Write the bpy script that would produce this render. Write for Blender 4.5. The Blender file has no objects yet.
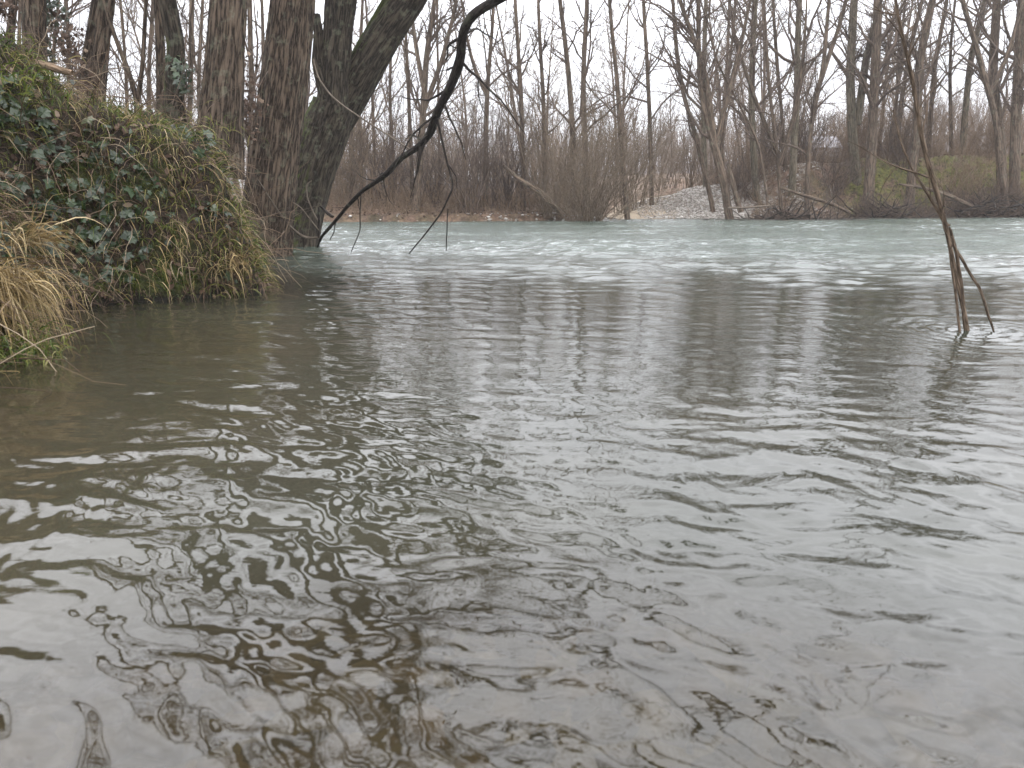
import bpy, math, random
import numpy as np
rng = np.random.default_rng(7); random.seed(7)
C = bpy.context.scene.collection
PI = math.pi
# ------------------------------------------------------------ camera maths
CAM = np.array([0., 0., 0.7]); F = 770.0
pitch = math.atan((384 - 203) / F); roll = math.radians(0.3)
f0 = np.array([0, math.cos(pitch), -math.sin(pitch)]); r0 = np.array([1., 0, 0]); u0 = np.array([0, math.sin(pitch), math.cos(pitch)])
RV = math.cos(roll) * r0 - math.sin(roll) * u0; UV = math.cos(roll) * u0 + math.sin(roll) * r0
def ray(px, py): return f0 + (px - 512) / F * RV - (py - 384) / F * UV
def at(px, py, Y):
    r = ray(px, py); return CAM + r * (Y / r[1])
def scale_at(px, py, Y): return (Y / ray(px, py)[1]) / F          # metres per pixel
def ground(px, py, z=0.0):
    r = ray(px, py); return CAM + r * ((z - CAM[2]) / r[2])
# ------------------------------------------------------------ object helpers
def tag(o, label=None, cat=None, group=None, kind=None):
    if label: o['label'] = label
    if cat: o['category'] = cat
    if group: o['group'] = group
    if kind: o['kind'] = kind
    return o
def empty(name, loc, label, cat, group=None):
    o = bpy.data.objects.new(name, None); C.objects.link(o); o.location = loc; o.empty_display_size = 0.2
    return tag(o, label, cat, group)
def mesh_obj(name, V, Fc, mat, parent=None, smooth=True, attrs=None):
    """V (n,3); Fc: int array (m,k) or list of such arrays"""
    V = np.asarray(V, dtype=np.float32)
    if parent is not None: V = V - np.array(parent.location, dtype=np.float32)
    if not isinstance(Fc, list): Fc = [Fc]
    loops = np.concatenate([f.reshape(-1) for f in Fc]).astype(np.int32)
    tot = np.concatenate([np.full(len(f), f.shape[1]) for f in Fc]).astype(np.int32)
    st = np.concatenate([[0], np.cumsum(tot)[:-1]]).astype(np.int32)
    me = bpy.data.meshes.new(name)
    me.vertices.add(len(V)); me.vertices.foreach_set('co', V.reshape(-1))
    me.loops.add(len(loops)); me.loops.foreach_set('vertex_index', loops)
    me.polygons.add(len(tot)); me.polygons.foreach_set('loop_start', st); me.polygons.foreach_set('loop_total', tot)
    me.polygons.foreach_set('use_smooth', np.full(len(tot), smooth))
    me.update(calc_edges=True)
    for k, a in (attrs or {}).items():
        a = np.asarray(a, dtype=np.float32)
        if a.ndim == 1:
            at_ = me.attributes.new(k, 'FLOAT', 'POINT'); at_.data.foreach_set('value', a)
        else:
            at_ = me.attributes.new(k, 'FLOAT_VECTOR', 'POINT'); at_.data.foreach_set('vector', a.reshape(-1))
    me.materials.append(mat)
    o = bpy.data.objects.new(name, me); C.objects.link(o)
    if parent is not None: o.parent = parent
    return o
def nrm(a): return a / np.maximum(np.linalg.norm(a, axis=-1, keepdims=True), 1e-9)
# ------------------------------------------------------------ value noise (numpy)
_tab = np.random.default_rng(3).random((256, 256))
def vnoise(x, y):
    xi = np.floor(x).astype(int); yi = np.floor(y).astype(int); fx = x - xi; fy = y - yi
    fx = fx * fx * (3 - 2 * fx); fy = fy * fy * (3 - 2 * fy)
    a = _tab[xi & 255, yi & 255]; b = _tab[(xi + 1) & 255, yi & 255]; c = _tab[xi & 255, (yi + 1) & 255]; d = _tab[(xi + 1) & 255, (yi + 1) & 255]
    return (a * (1 - fx) + b * fx) * (1 - fy) + (c * (1 - fx) + d * fx) * fy
def fbm(x, y, o=4):
    s = 0; a = .5; x = np.asarray(x, float); y = np.asarray(y, float)
    for i in range(o):
        s = s + a * vnoise(x + 17.3 * i, y + 9.1 * i); x = x * 2.03; y = y * 2.03; a *= .5
    return s / (1 - .5 ** o)
def sstep(a, b, x):
    t = np.clip((x - a) / (b - a), 0, 1); return t * t * (3 - 2 * t)
# ------------------------------------------------------------ tubes, ribbons
def tubes(P, R, sides=3):
    """P (n,K,3) R (n,K) -> verts, faces, barkco, rnd"""
    n, K, _ = P.shape
    T = np.gradient(P, axis=1); T = nrm(T)
    avg = nrm(P[:, -1] - P[:, 0] + 1e-6)
    ref = np.where(np.abs(avg[:, 2:3]) > .8, np.array([[1., .1, 0]]), np.array([[0., .1, 1.]]))[:, None, :]
    A = nrm(np.cross(T, np.broadcast_to(ref, T.shape))); B = np.cross(T, A)
    th = np.arange(sides) * 2 * PI / sides
    ct = np.cos(th)[None, None, :, None]; sn = np.sin(th)[None, None, :, None]
    V = P[:, :, None, :] + (A[:, :, None, :] * ct + B[:, :, None, :] * sn) * R[:, :, None, None]
    base = (np.arange(n) * K * sides)[:, None, None]; k = (np.arange(K - 1) * sides)[None, :, None]; s = np.arange(sides)[None, None, :]; s2 = (s + 1) % sides
    Fc = np.stack([base + k + s, base + k + s2, base + k + sides + s2, base + k + sides + s], -1).reshape(-1, 4)
    L = np.concatenate([np.zeros((n, 1)), np.cumsum(np.linalg.norm(np.diff(P, axis=1), axis=2), 1)], 1)
    off = rng.random(n)[:, None] * 50
    bc = np.stack([np.broadcast_to(ct[..., 0], V.shape[:3]) * R[:, :, None] + off[:, :, None], np.broadcast_to(sn[..., 0], V.shape[:3]) * R[:, :, None], np.broadcast_to(L[:, :, None], V.shape[:3])], -1)
    rd = np.broadcast_to(rng.random(n)[:, None, None], V.shape[:3])
    return V.reshape(-1, 3), Fc, bc.reshape(-1, 3), rd.reshape(-1)
class Bag:
    def __init__(s): s.V = []; s.F = {}; s.B = []; s.R = []; s.n = 0
    def add(s, V, Fc, bc=None, rd=None):
        s.V.append(V); s.F.setdefault(Fc.shape[1], []).append(Fc + s.n); s.n += len(V)
        s.B.append(bc if bc is not None else V); s.R.append(rd if rd is not None else np.zeros(len(V)))
        return s
    def tube(s, P, R, sides=3): 
        P = np.asarray(P, float); R = np.asarray(R, float)
        if P.ndim == 2: P = P[None]; R = R[None]
        return s.add(*tubes(P, R, sides))
    def build(s, name, mat, parent=None, smooth=True):
        return mesh_obj(name, np.concatenate(s.V), [np.concatenate(v) for v in s.F.values()], mat, parent, smooth, {'barkco': np.concatenate(s.B), 'rnd': np.concatenate(s.R)})
def ribbons(P, Wd, side):
    """P (n,K,3), Wd (n,K), side (n,3)"""
    n, K, _ = P.shape
    T = nrm(np.gradient(P, axis=1)); S = nrm(np.cross(T, nrm(np.cross(T, side[:, None, :]))))
    V = np.stack([P - S * Wd[..., None], P + S * Wd[..., None]], 2)
    b = (np.arange(n) * K * 2)[:, None]; k = (np.arange(K - 1) * 2)[None]
    Fc = np.stack([b + k, b + k + 1, b + k + 3, b + k + 2], -1).reshape(-1, 4)
    rd = np.broadcast_to(rng.random(n)[:, None, None], (n, K, 2)).reshape(-1)
    return V.reshape(-1, 3), Fc, V.reshape(-1, 3), rd
def walk(S, D, L, K, wob, up, grav=0.0):
    """random-walk curves from S along D"""
    n = len(S); P = np.zeros((n, K, 3)); P[:, 0] = S; d = nrm(D); st = (L / (K - 1))[:, None]
    for k in range(1, K):
        d = nrm(d + rng.normal(0, wob, (n, 3)) + np.array([0, 0, up]) - np.array([0, 0, grav]) * k / K)
        P[:, k] = P[:, k - 1] + d * st
    return P
def children(P, R, per, t0, t1, ang, lr, rr, K, wob, up, minr=0.003, taper=.25, lpow=1.0):
    n, Kp, _ = P.shape; N = n * per
    idx = np.repeat(np.arange(n), per); t = t0 + (t1 - t0) * rng.random(N); x = t * (Kp - 1); i = np.minimum(x.astype(int), Kp - 2); fr = (x - i)[:, None]
    S = P[idx, i] * (1 - fr) + P[idx, i + 1] * fr; T = nrm(P[idx, i + 1] - P[idx, i]); r = R[idx, i] * (1 - fr[:, 0]) + R[idx, i + 1] * fr[:, 0]
    plen = np.linalg.norm(np.diff(P, axis=1), axis=2).sum(1)[idx]
    q = nrm(np.cross(T, rng.normal(0, 1, (N, 3)))); a = np.radians(rng.uniform(ang[0], ang[1], N))[:, None]
    D = T * np.cos(a) + q * np.sin(a)
    L = plen * lr * (1.15 - t) ** lpow * rng.uniform(.6, 1.3, N)
    Pc = walk(S, D, L, K, wob, up)
    r0_ = np.maximum(np.minimum(r * rr, L * .03), minr)
    Rc = r0_[:, None] * np.linspace(1, taper, K)[None]; Rc = np.maximum(Rc, minr * .7)
    return Pc, Rc
def resample(pts, rad, K, wob=0.0):
    pts = np.asarray(pts, float); rad = np.asarray(rad, float)
    d = np.concatenate([[0], np.cumsum(np.linalg.norm(np.diff(pts, axis=0), axis=1))]); t = np.linspace(0, d[-1], K)
    # Catmull-Rom-like smoothing: linear interp then box smooth
    P = np.stack([np.interp(t, d, pts[:, i]) for i in range(3)], 1); R = np.interp(t, d, rad)
    for _ in range(max(2, K // (2 * len(pts)))):
        P[1:-1] = (P[:-2] + 2 * P[1:-1] + P[2:]) / 4; R[1:-1] = (R[:-2] + 2 * R[1:-1] + R[2:]) / 4
    if wob:
        w = rng.normal(0, wob, (K, 3)); 
        for _ in range(3): w[1:-1] = (w[:-2] + w[1:-1] + w[2:]) / 3
        w[0] = 0; P = P + w
    return P, R
# ------------------------------------------------------------ materials
def newmat(name):
    m = bpy.data.materials.new(name); m.use_nodes = True; nt = m.node_tree; nt.nodes.clear()
    return m, nt
class NT:
    def __init__(s, nt): s.nt = nt
    def n(s, typ, **kw):
        nd = s.nt.nodes.new(typ)
        for k, v in kw.items():
            if k.startswith('i_'):
                key = k[2:]; key = int(key) if key.isdigit() else key.replace('_', ' ')
                if isinstance(v, bpy.types.NodeSocket): s.nt.links.new(v, nd.inputs[key])
                else: nd.inputs[key].default_value = v
            else: setattr(nd, k, v)
        return nd
    def link(s, a, b): s.nt.links.new(a, b)
    def ramp(s, fac, stops):
        nd = s.nt.nodes.new('ShaderNodeValToRGB'); s.nt.links.new(fac, nd.inputs[0]); cr = nd.color_ramp
        while len(cr.elements) < len(stops): cr.elements.new(0.5)
        for e, (p, c) in zip(cr.elements, stops): e.position = p; e.color = (*c, 1) if len(c) == 3 else c
        return nd.outputs[0]
    def math(s, op, a, b=0.0, clamp=False):
        nd = s.n('ShaderNodeMath', operation=op, use_clamp=clamp)
        for i, v in enumerate((a, b)):
            if isinstance(v, bpy.types.NodeSocket): s.link(v, nd.inputs[i])
            else: nd.inputs[i].default_value = v
        return nd.outputs[0]
    def mix(s, fac, a, b):
        nd = s.n('ShaderNodeMix', data_type='RGBA')
        for i, v in ((0, fac), (6, a), (7, b)):
            if isinstance(v, bpy.types.NodeSocket): s.link(v, nd.inputs[i])
            else: nd.inputs[i].default_value = v if i == 0 else (*v, 1)
        return nd.outputs[2]
    def noise(s, vec, scale, detail=4, rough=.55, **kw):
        nd = s.n('ShaderNodeTexNoise', **kw); nd.inputs['Scale'].default_value = scale; nd.inputs['Detail'].default_value = detail; nd.inputs['Roughness'].default_value = rough
        s.link(vec, nd.inputs['Vector']); return nd.outputs['Fac']
    def attr(s, name): return s.n('ShaderNodeAttribute', attribute_name=name)
    def mapped(s, vec, sc):
        nd = s.n('ShaderNodeMapping'); s.link(vec, nd.inputs[0]); nd.inputs['Scale'].default_value = sc; return nd.outputs[0]
    def out(s, color, rough=.8, bump=None, bstr=.5, bdist=.01, spec=.3, extra=None):
        p = s.n('ShaderNodeBsdfPrincipled'); p.inputs['Roughness'].default_value = rough if not isinstance(rough, bpy.types.NodeSocket) else .5
        if isinstance(rough, bpy.types.NodeSocket): s.link(rough, p.inputs['Roughness'])
        p.inputs['Specular IOR Level'].default_value = spec
        if isinstance(color, bpy.types.NodeSocket): s.link(color, p.inputs['Base Color'])
        else: p.inputs['Base Color'].default_value = (*color, 1)
        if bump is not None:
            b = s.n('ShaderNodeBump'); b.inputs['Strength'].default_value = bstr; b.inputs['Distance'].default_value = bdist; s.link(bump, b.inputs['Height']); s.link(b.outputs[0], p.inputs['Normal'])
        o = s.n('ShaderNodeOutputMaterial'); s.link(p.outputs[0], o.inputs[0]); return p
def bark_mat(name, dark, light, moss=0.0, mosscol=(.05, .065, .015), fine=1.0, lichen=0.0):
    m, nt = newmat(name); g = NT(nt); v = g.attr('barkco').outputs['Vector']
    dark = tuple(x * .62 for x in dark); light = tuple(x * .62 for x in light)
    a = g.noise(g.mapped(v, (9 * fine, 9 * fine, 1.1 * fine)), 2.2, 5, .6)
    b = g.noise(g.mapped(v, (34 * fine, 34 * fine, 6 * fine)), 1.5, 3, .6)
    rg = g.math('MULTIPLY', g.math('ABSOLUTE', g.math('SUBTRACT', a, .5)), 7.5, clamp=True)
    h = g.math('ADD', g.math('MULTIPLY', rg, .55), g.math('MULTIPLY', b, .45))
    big = g.noise(v, .9, 3, .6)
    col = g.ramp(h, [(.25, dark), (.45, tuple((x + y) / 2 for x, y in zip(dark, light))), (.75, light)])
    col = g.mix(g.math('MULTIPLY', big, .25), col, tuple(x * .6 for x in light))
    if lichen:
        l = g.ramp(g.noise(v, 7, 4, .65), [(.55, (0, 0, 0)), (.68, (1, 1, 1))]); col = g.mix(g.math('MULTIPLY', l, lichen), col, (.2, .21, .15))
    if moss:
        ge = g.n('ShaderNodeNewGeometry'); sx = g.n('ShaderNodeSeparateXYZ'); g.link(ge.outputs['Normal'], sx.inputs[0])
        side = g.math('ADD', g.math('MULTIPLY', sx.outputs['X'], -.28), g.math('MULTIPLY', sx.outputs['Z'], .45))
        mf = g.math('ADD', g.math('ADD', side, g.math('MULTIPLY', g.noise(v, 3.0, 5, .7), 1.0)), moss - .72)
        mk = g.attr('mossy').outputs['Fac']
        mf = g.math('ADD', mf, mk)
        mf = g.ramp(mf, [(.42, (0, 0, 0)), (.62, (1, 1, 1))])
        mc = g.ramp(g.noise(v, 35, 3), [(.3, tuple(x * .5 for x in mosscol)), (.7, mosscol)])
        col = g.mix(mf, col, mc)
    g.out(col, .88, h, .9, .02 / fine, .2); return m
M = {}
M['bark_big'] = bark_mat('furrowed bark', (.014, .010, .007), (.2, .15, .11), moss=.08, lichen=.35)
M['bark_mossy'] = bark_mat('mossy furrowed bark', (.010, .008, .006), (.11, .09, .066), moss=.4, mosscol=(.065, .08, .02), lichen=.3)
M['bark_far'] = bark_mat('grey brown bark', (.07, .053, .038), (.28, .205, .15), fine=.6, lichen=.4)
M['bark_olive'] = bark_mat('pale olive bark', (.09, .075, .05), (.3, .25, .18), fine=.6, lichen=.5)
M['bark_dark'] = bark_mat('dark wet bark', (.012, .01, .009), (.085, .07, .06), fine=2.5, lichen=.25)
M['twig'] = bark_mat('brown twigs', (.09, .066, .05), (.29, .218, .17), fine=2)
M['twig_grey'] = bark_mat('grey twigs', (.17, .128, .092), (.43, .335, .25), fine=2)
M['twig_tan'] = bark_mat('pale tan twig', (.13, .1, .075), (.3, .25, .2), fine=2)
M['twig_olive'] = bark_mat('olive willow twigs', (.15, .115, .08), (.4, .31, .225), fine=2)
M['twig_red'] = bark_mat('reddish dry stems', (.17, .115, .075), (.5, .365, .25), fine=2)
M['bark_sapling'] = bark_mat('brown sapling bark', (.05, .035, .024), (.26, .19, .135), fine=2.5)
def rnd_mat(name, stops, rough=.6, spec=.3, trans=0.0):
    m, nt = newmat(name); g = NT(nt); r = g.attr('rnd').outputs['Fac']
    col = g.ramp(r, stops); p = g.out(col, rough, spec=spec)
    if trans:
        t = g.n('ShaderNodeBsdfTranslucent'); g.link(col, t.inputs[0]); mx = g.n('ShaderNodeMixShader'); mx.inputs[0].default_value = trans
        g.link(p.outputs[0], mx.inputs[1]); g.link(t.outputs[0], mx.inputs[2]); o = [n for n in nt.nodes if n.type == 'OUTPUT_MATERIAL'][0]; g.link(mx.outputs[0], o.inputs[0])
    return m
M['ivy'] = rnd_mat('ivy leaves', [(0, (.008, .018, .005)), (.5, (.018, .034, .009)), (.8, (.03, .055, .02)), (1, (.06, .07, .03))], .4, .55, .1)
M['grass'] = rnd_mat('green grass blades', [(0, (.02, .04, .008)), (.4, (.07, .1, .016)), (.75, (.16, .17, .035)), (1, (.24, .2, .09))], .55, .3, .3)
M['straw'] = rnd_mat('dry straw blades', [(0, (.06, .04, .018)), (.35, (.2, .14, .06)), (.8, (.36, .27, .13)), (1, (.5, .4, .24))], .6, .3, .25)
M['deadleaf'] = rnd_mat('dead leaves', [(0, (.025, .016, .01)), (.4, (.06, .036, .024)), (.8, (.13, .085, .06)), (1, (.24, .18, .13))], .7, .25, .15)
M['stem'] = rnd_mat('dry stems', [(0, (.03, .02, .012)), (.4, (.08, .05, .032)), (.8, (.17, .12, .08)), (1, (.3, .24, .17))], .75, .2)
def stone_mat():
    m, nt = newmat('stones'); g = NT(nt); r = g.attr('rnd').outputs['Fac']; tc = g.n('ShaderNodeTexCoord').outputs['Object']
    col = g.ramp(r, [(0, (.15, .13, .11)), (.4, (.33, .3, .265)), (.75, (.5, .47, .43)), (1, (.68, .66, .62))])
    col = g.mix(g.math('MULTIPLY', g.noise(tc, 12, 4), .35), col, (.1, .08, .06)); g.out(col, .75); return m
M['stone'] = stone_mat()
M['wetstone'] = rnd_mat('brown wet stones', [(0, (.03, .022, .012)), (.5, (.09, .062, .03)), (.85, (.16, .11, .055)), (1, (.22, .2, .17))], .5)
def bed_mat():
    m, nt = newmat('riverbed silt and pebbles'); g = NT(nt); tc = g.n('ShaderNodeTexCoord').outputs['Object']
    n1 = g.noise(tc, 1.6, 5, .6); n2 = g.noise(tc, 11, 4, .6)
    col = g.ramp(n1, [(.3, (.10, .082, .045)), (.5, (.17, .14, .085)), (.7, (.25, .2, .13))])
    vo = g.n('ShaderNodeTexVoronoi'); g.link(tc, vo.inputs['Vector']); vo.inputs['Scale'].default_value = 14
    col = g.mix(g.math('MULTIPLY', n2, .6), col, (.07, .06, .035))
    g.out(col, .8, vo.outputs['Distance'], .7, .03); return m
M['bed'] = bed_mat()
def bank_mat():
    m, nt = newmat('bank soil moss and litter'); g = NT(nt); tc = g.n('ShaderNodeTexCoord').outputs['Object']
    n1 = g.noise(tc, 2.2, 6, .65); n2 = g.noise(tc, 22, 5, .7)
    col = g.ramp(n2, [(.3, (.012, .009, .006)), (.5, (.035, .025, .017)), (.68, (.08, .056, .038))])
    mo = g.ramp(n1, [(.48, (0, 0, 0)), (.62, (1, 1, 1))])
    mc = g.ramp(n2, [(.35, (.016, .024, .006)), (.65, (.07, .082, .016))])
    sz = g.n('ShaderNodeSeparateXYZ'); g.link(tc, sz.inputs[0]); wet = g.ramp(g.math('ADD', sz.outputs['Z'], g.math('MULTIPLY', n2, .12)), [(.08, (1, 1, 1)), (.16, (0, 0, 0))])
    g.out(g.mix(wet, g.mix(mo, col, mc), (.012, .01, .007)), .8, n2, 1, .06); return m
M['bank'] = bank_mat()
def far_mat():
    m, nt = newmat('far bank floor'); g = NT(nt); tc = g.n('ShaderNodeTexCoord').outputs['Object']
    n1 = g.noise(tc, .7, 6, .65); n2 = g.noise(tc, 7, 6, .75); n3 = g.noise(tc, 1.9, 5, .6)
    leaf = g.ramp(n2, [(.3, (.06, .035, .024)), (.5, (.17, .105, .075)), (.7, (.32, .22, .165))])
    soil = g.ramp(n2, [(.3, (.02, .015, .011)), (.7, (.09, .065, .045))])
    col = g.mix(g.ramp(n1, [(.35, (0, 0, 0)), (.6, (1, 1, 1))]), soil, leaf)
    moss = g.math('MULTIPLY', g.attr('moss').outputs['Fac'], g.ramp(n3, [(.36, (0, 0, 0)), (.55, (1, 1, 1))]))
    mcol = g.ramp(n2, [(.35, (.035, .038, .012)), (.65, (.17, .165, .045))])
    col = g.mix(moss, col, mcol)
    vo = g.n('ShaderNodeTexVoronoi'); g.link(tc, vo.inputs['Vector']); vo.inputs['Scale'].default_value = 9
    sr = g.n('ShaderNodeSeparateColor'); g.link(vo.outputs['Color'], sr.inputs[0])
    grav = g.ramp(sr.outputs[0], [(0, (.1, .085, .07)), (.5, (.24, .215, .19)), (1, (.42, .395, .36))])
    ga = g.attr('gravel').outputs['Fac']; col = g.mix(g.ramp(g.math('ADD', ga, g.math('MULTIPLY', g.math('SUBTRACT', n3, .5), .9)), [(.45, (0, 0, 0)), (.6, (1, 1, 1))]), col, grav)
    sand = g.ramp(n2, [(.3, (.3, .24, .17)), (.7, (.42, .35, .26))]); col = g.mix(g.attr('sand').outputs['Fac'], col, sand)
    g.out(col, .9, n2, .8, .12); return m
M['far'] = far_mat()
def hill_mat():
    m, nt = newmat('wooded hillside'); g = NT(nt); tc = g.n('ShaderNodeTexCoord').outputs['Object']
    n2 = g.noise(tc, .35, 7, .7)
    col = g.ramp(n2, [(.3, (.08, .07, .07)), (.5, (.15, .13, .125)), (.7, (.25, .22, .21))])
    g.out(col, .95, n2, 1, 1.5); return m
M['hill'] = hill_mat()
def simple(name, c, rough=.7, scale=8, var=.25):
    m, nt = newmat(name); g = NT(nt); tc = g.n('ShaderNodeTexCoord').outputs['Object']; n = g.noise(tc, scale, 5)
    g.out(g.mix(g.math('MULTIPLY', n, var * 2), c, tuple(x * .5 for x in c)), rough, n, .2, .01); return m
M['wall'] = simple('pale render', (.4, .38, .37)); M['roof'] = simple('grey roof sheet', (.26, .25, .26)); M['dark'] = simple('dark window', (.05, .05, .06), .3)
# ------------------------------------------------------------ world, sun
sc = bpy.context.scene
w = bpy.data.worlds.new('World'); sc.world = w; w.use_nodes = True; nt = w.node_tree; nt.nodes.clear(); g = NT(nt)
SUN_EL, SUN_AZ = math.radians(50), math.radians(140)
sky = g.n('ShaderNodeTexSky', sky_type='NISHITA', sun_disc=False, sun_elevation=SUN_EL, sun_rotation=SUN_AZ, air_density=1.0, dust_density=3.0)
tc = g.n('ShaderNodeTexCoord').outputs['Generated']; sx = g.n('ShaderNodeSeparateXYZ'); g.link(tc, sx.inputs[0])
el = g.math('MAXIMUM', sx.outputs['Z'], 0.0)
cl = g.noise(g.mapped(tc, (1, 1, 2.5)), 3.4, 6, .6)
lum = g.math('MULTIPLY', g.math('ADD', g.math('MULTIPLY', el, 43.0), 8.6), g.math('ADD', g.math('MULTIPLY', cl, 1.3), .38))
ov = g.n('ShaderNodeVectorMath', operation='SCALE'); ov.inputs[0].default_value = (.945, .955, 1.0); g.link(lum, ov.inputs['Scale'])
skc = g.mix(0.88, sky.outputs[0], ov.outputs[0])
bg = g.n('ShaderNodeBackground', i_Strength=0.1); g.link(skc, bg.inputs[0]); o = g.n('ShaderNodeOutputWorld'); g.link(bg.outputs[0], o.inputs[0])
sl = bpy.data.lights.new('sun', 'SUN'); sl.energy = 0.6; sl.angle = math.radians(25); sl.color = (1, .96, .9); so = bpy.data.objects.new('sun', sl); C.objects.link(so)
from mathutils import Vector, Matrix
sd = Vector((math.sin(SUN_AZ) * math.cos(SUN_EL), math.cos(SUN_AZ) * math.cos(SUN_EL), math.sin(SUN_EL)))
so.rotation_euler = sd.to_track_quat('Z', 'Y').to_euler(); so.location = (0, 0, 30)
cd = bpy.data.cameras.new('camera'); cam = bpy.data.objects.new('camera', cd); C.objects.link(cam); sc.camera = cam
Rm = Matrix(((RV[0], UV[0], -f0[0]), (RV[1], UV[1], -f0[1]), (RV[2], UV[2], -f0[2])))
cam.rotation_euler = Rm.to_euler(); cam.location = CAM
cd.sensor_width = 36; cd.lens = F / 1024 * 36; cd.clip_start = .05; cd.clip_end = 2000
cd.dof.use_dof = True; cd.dof.focus_distance = 14; cd.dof.aperture_fstop = 6.5
vs = sc.view_settings; vs.view_transform = 'Standard'; vs.look = 'None'; vs.gamma = 1; vs.use_curve_mapping = False; vs.exposure = 0.16

# ============================================================ SHORELINES
far_px = [(-500, 226), (250, 223), (400, 222), (560, 220.5), (620, 219.3), (700, 219), (800, 218.2), (900, 217.4), (1024, 216.4), (1500, 212.5)]
far_pts = np.array([ground(*p) for p in far_px]); far_x = far_pts[:, 0]; far_y = far_pts[:, 1]
def far_shore(x): return np.interp(x, far_x, far_y) + (fbm(x * .6, x * 0 + 3, 4) - .5) * 1.3
def pxx(px, Y=31): return at(px, 210, Y)[0]
Hx = np.array([pxx(p) for p in (-400, 300, 420, 560, 595, 612, 640, 670, 700, 720, 800, 830, 1024, 1300)]); Hv = np.array([.9, .85, .75, .6, .3, .04, .25, .6, 1.0, 1.25, 1.55, 2.3, 2.7, 2.8])
def far_z(x, y):
    d = y - far_shore(x); H = np.interp(x, Hx, Hv)
    wid = np.interp(x, [pxx(300), pxx(620), pxx(700), pxx(830)], [3.5, 4.5, 3.5, 2.6])
    cut = .25 * sstep(0, .25, d) * np.interp(x, [pxx(560), pxx(610), pxx(700), pxx(780)], [1, .0, .1, 1])
    z = cut + (H - cut) * sstep(0, 1, d / wid)
    back = .9 + 1.2 * sstep(pxx(700), pxx(860), x)
    z = z + (np.maximum(back, H) - H) * sstep(7, 16, d) + (fbm(x * .8, y * .8) - .5) * .35 * sstep(0, 2, d)
    z = z + 2.0 * sstep(20, 90, d)
    return np.where(d < 0, np.maximum(-1.2, d * .35) - .02, z + .02 * (d > 0))
nshore = np.array([(-2.2, -3), (-1.9, 0), (-2.0, 2.2), (-2.25, 3.3), (-2.35, 3.9), (-2.8, 4.3), (-3.15, 5.1), (-2.9, 5.6), (-2.3, 5.95), (-1.98, 6.25), (-2.15, 6.9), (-2.9, 7.9), (-3.5, 9.5), (-3.8, 11.5), (-4.0, 13.5), (-4.5, 15.2), (-6, 17), (-9, 20), (-16, 24), (-30, 26)])
nr = []
for a_, b_ in zip(nshore[:-1], nshore[1:]):
    for t in np.linspace(0, 1, 6)[:-1]: nr.append(a_ * (1 - t) + b_ * t)
nr = np.array(nr + [nshore[-1]]); nr[1:-1] = (nr[:-2] + nr[1:-1] * 2 + nr[2:]) / 4
def near_d(x, y):
    """signed distance inland (positive = land, to the left of the line)"""
    sh = x.shape; p = np.stack([x.ravel(), y.ravel()], 1); best = np.full(len(p), 1e9); sg = np.ones(len(p))
    for a_, b_ in zip(nr[:-1], nr[1:]):
        ab = b_ - a_; t = np.clip(((p - a_) @ ab) / (ab @ ab), 0, 1); q = a_ + t[:, None] * ab; dd = np.linalg.norm(p - q, axis=1)
        cr = ab[0] * (p[:, 1] - a_[1]) - ab[1] * (p[:, 0] - a_[0]); m = dd < best - 1e-9
        best = np.where(m, dd, best); sg = np.where(m, np.sign(cr), sg)
    return (best * sg).reshape(sh)
def near_z(x, y):
    d = near_d(x, y)
    d2 = d + (fbm(x * 2.2, y * 2.2) - .5) * .22
    H = np.interp(y, [0, 3, 4.5, 5.5, 6.2, 7.5, 9, 11, 14, 20, 30], [.5, .95, 1.5, 1.45, 1.2, 1.2, 1.15, .8, .55, .7, .8])
    H = H + .38 * sstep(-2.6, -3.7, x) * sstep(3.5, 4.5, y) * sstep(7.5, 6, y)
    wd = np.interp(y, [0, 3, 4.5, 5.5, 6.2, 7, 9, 12, 20], [1.6, 1.4, 1.0, .8, .42, .7, .9, 1.6, 3])
    z = -.12 + (H + .12) * (sstep(-.12, 1, d2 / wd) ** .8)
    z = z + .28 * sstep(1, 4, d) + (fbm(x * 3.1 + 5, y * 3.1) - .5) * .6 * sstep(.05, .5, d) + (fbm(x * 9, y * 9) - .5) * .17 * sstep(0, .3, d)
    return np.where(d2 < -.1, -.12 + np.maximum(-1.2, (d2 + .1) * .45), z)
# grid helper
def grid(xs, ys, zf):
    X, Y = np.meshgrid(xs, ys); Z = zf(X, Y); V = np.stack([X, Y, Z], -1).reshape(-1, 3); nx = len(xs)
    i = np.arange(len(ys) - 1)[:, None] * nx + np.arange(nx - 1)[None]
    return V, np.stack([i, i + 1, i + nx + 1, i + nx], -1).reshape(-1, 4)
# near bank: thing-less setting
xs = np.concatenate([np.linspace(-40, -9, 32)[:-1], np.linspace(-9, -1.2, 200)]); ys = np.concatenate([np.linspace(-3, 1, 12)[:-1], np.linspace(1, 9.5, 230)[:-1], np.linspace(9.5, 27, 110)])
NV, NF = grid(xs, ys, near_z)
tag(mesh_obj('river_bank_ground', NV, NF, M['bank']), kind='structure')
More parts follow.
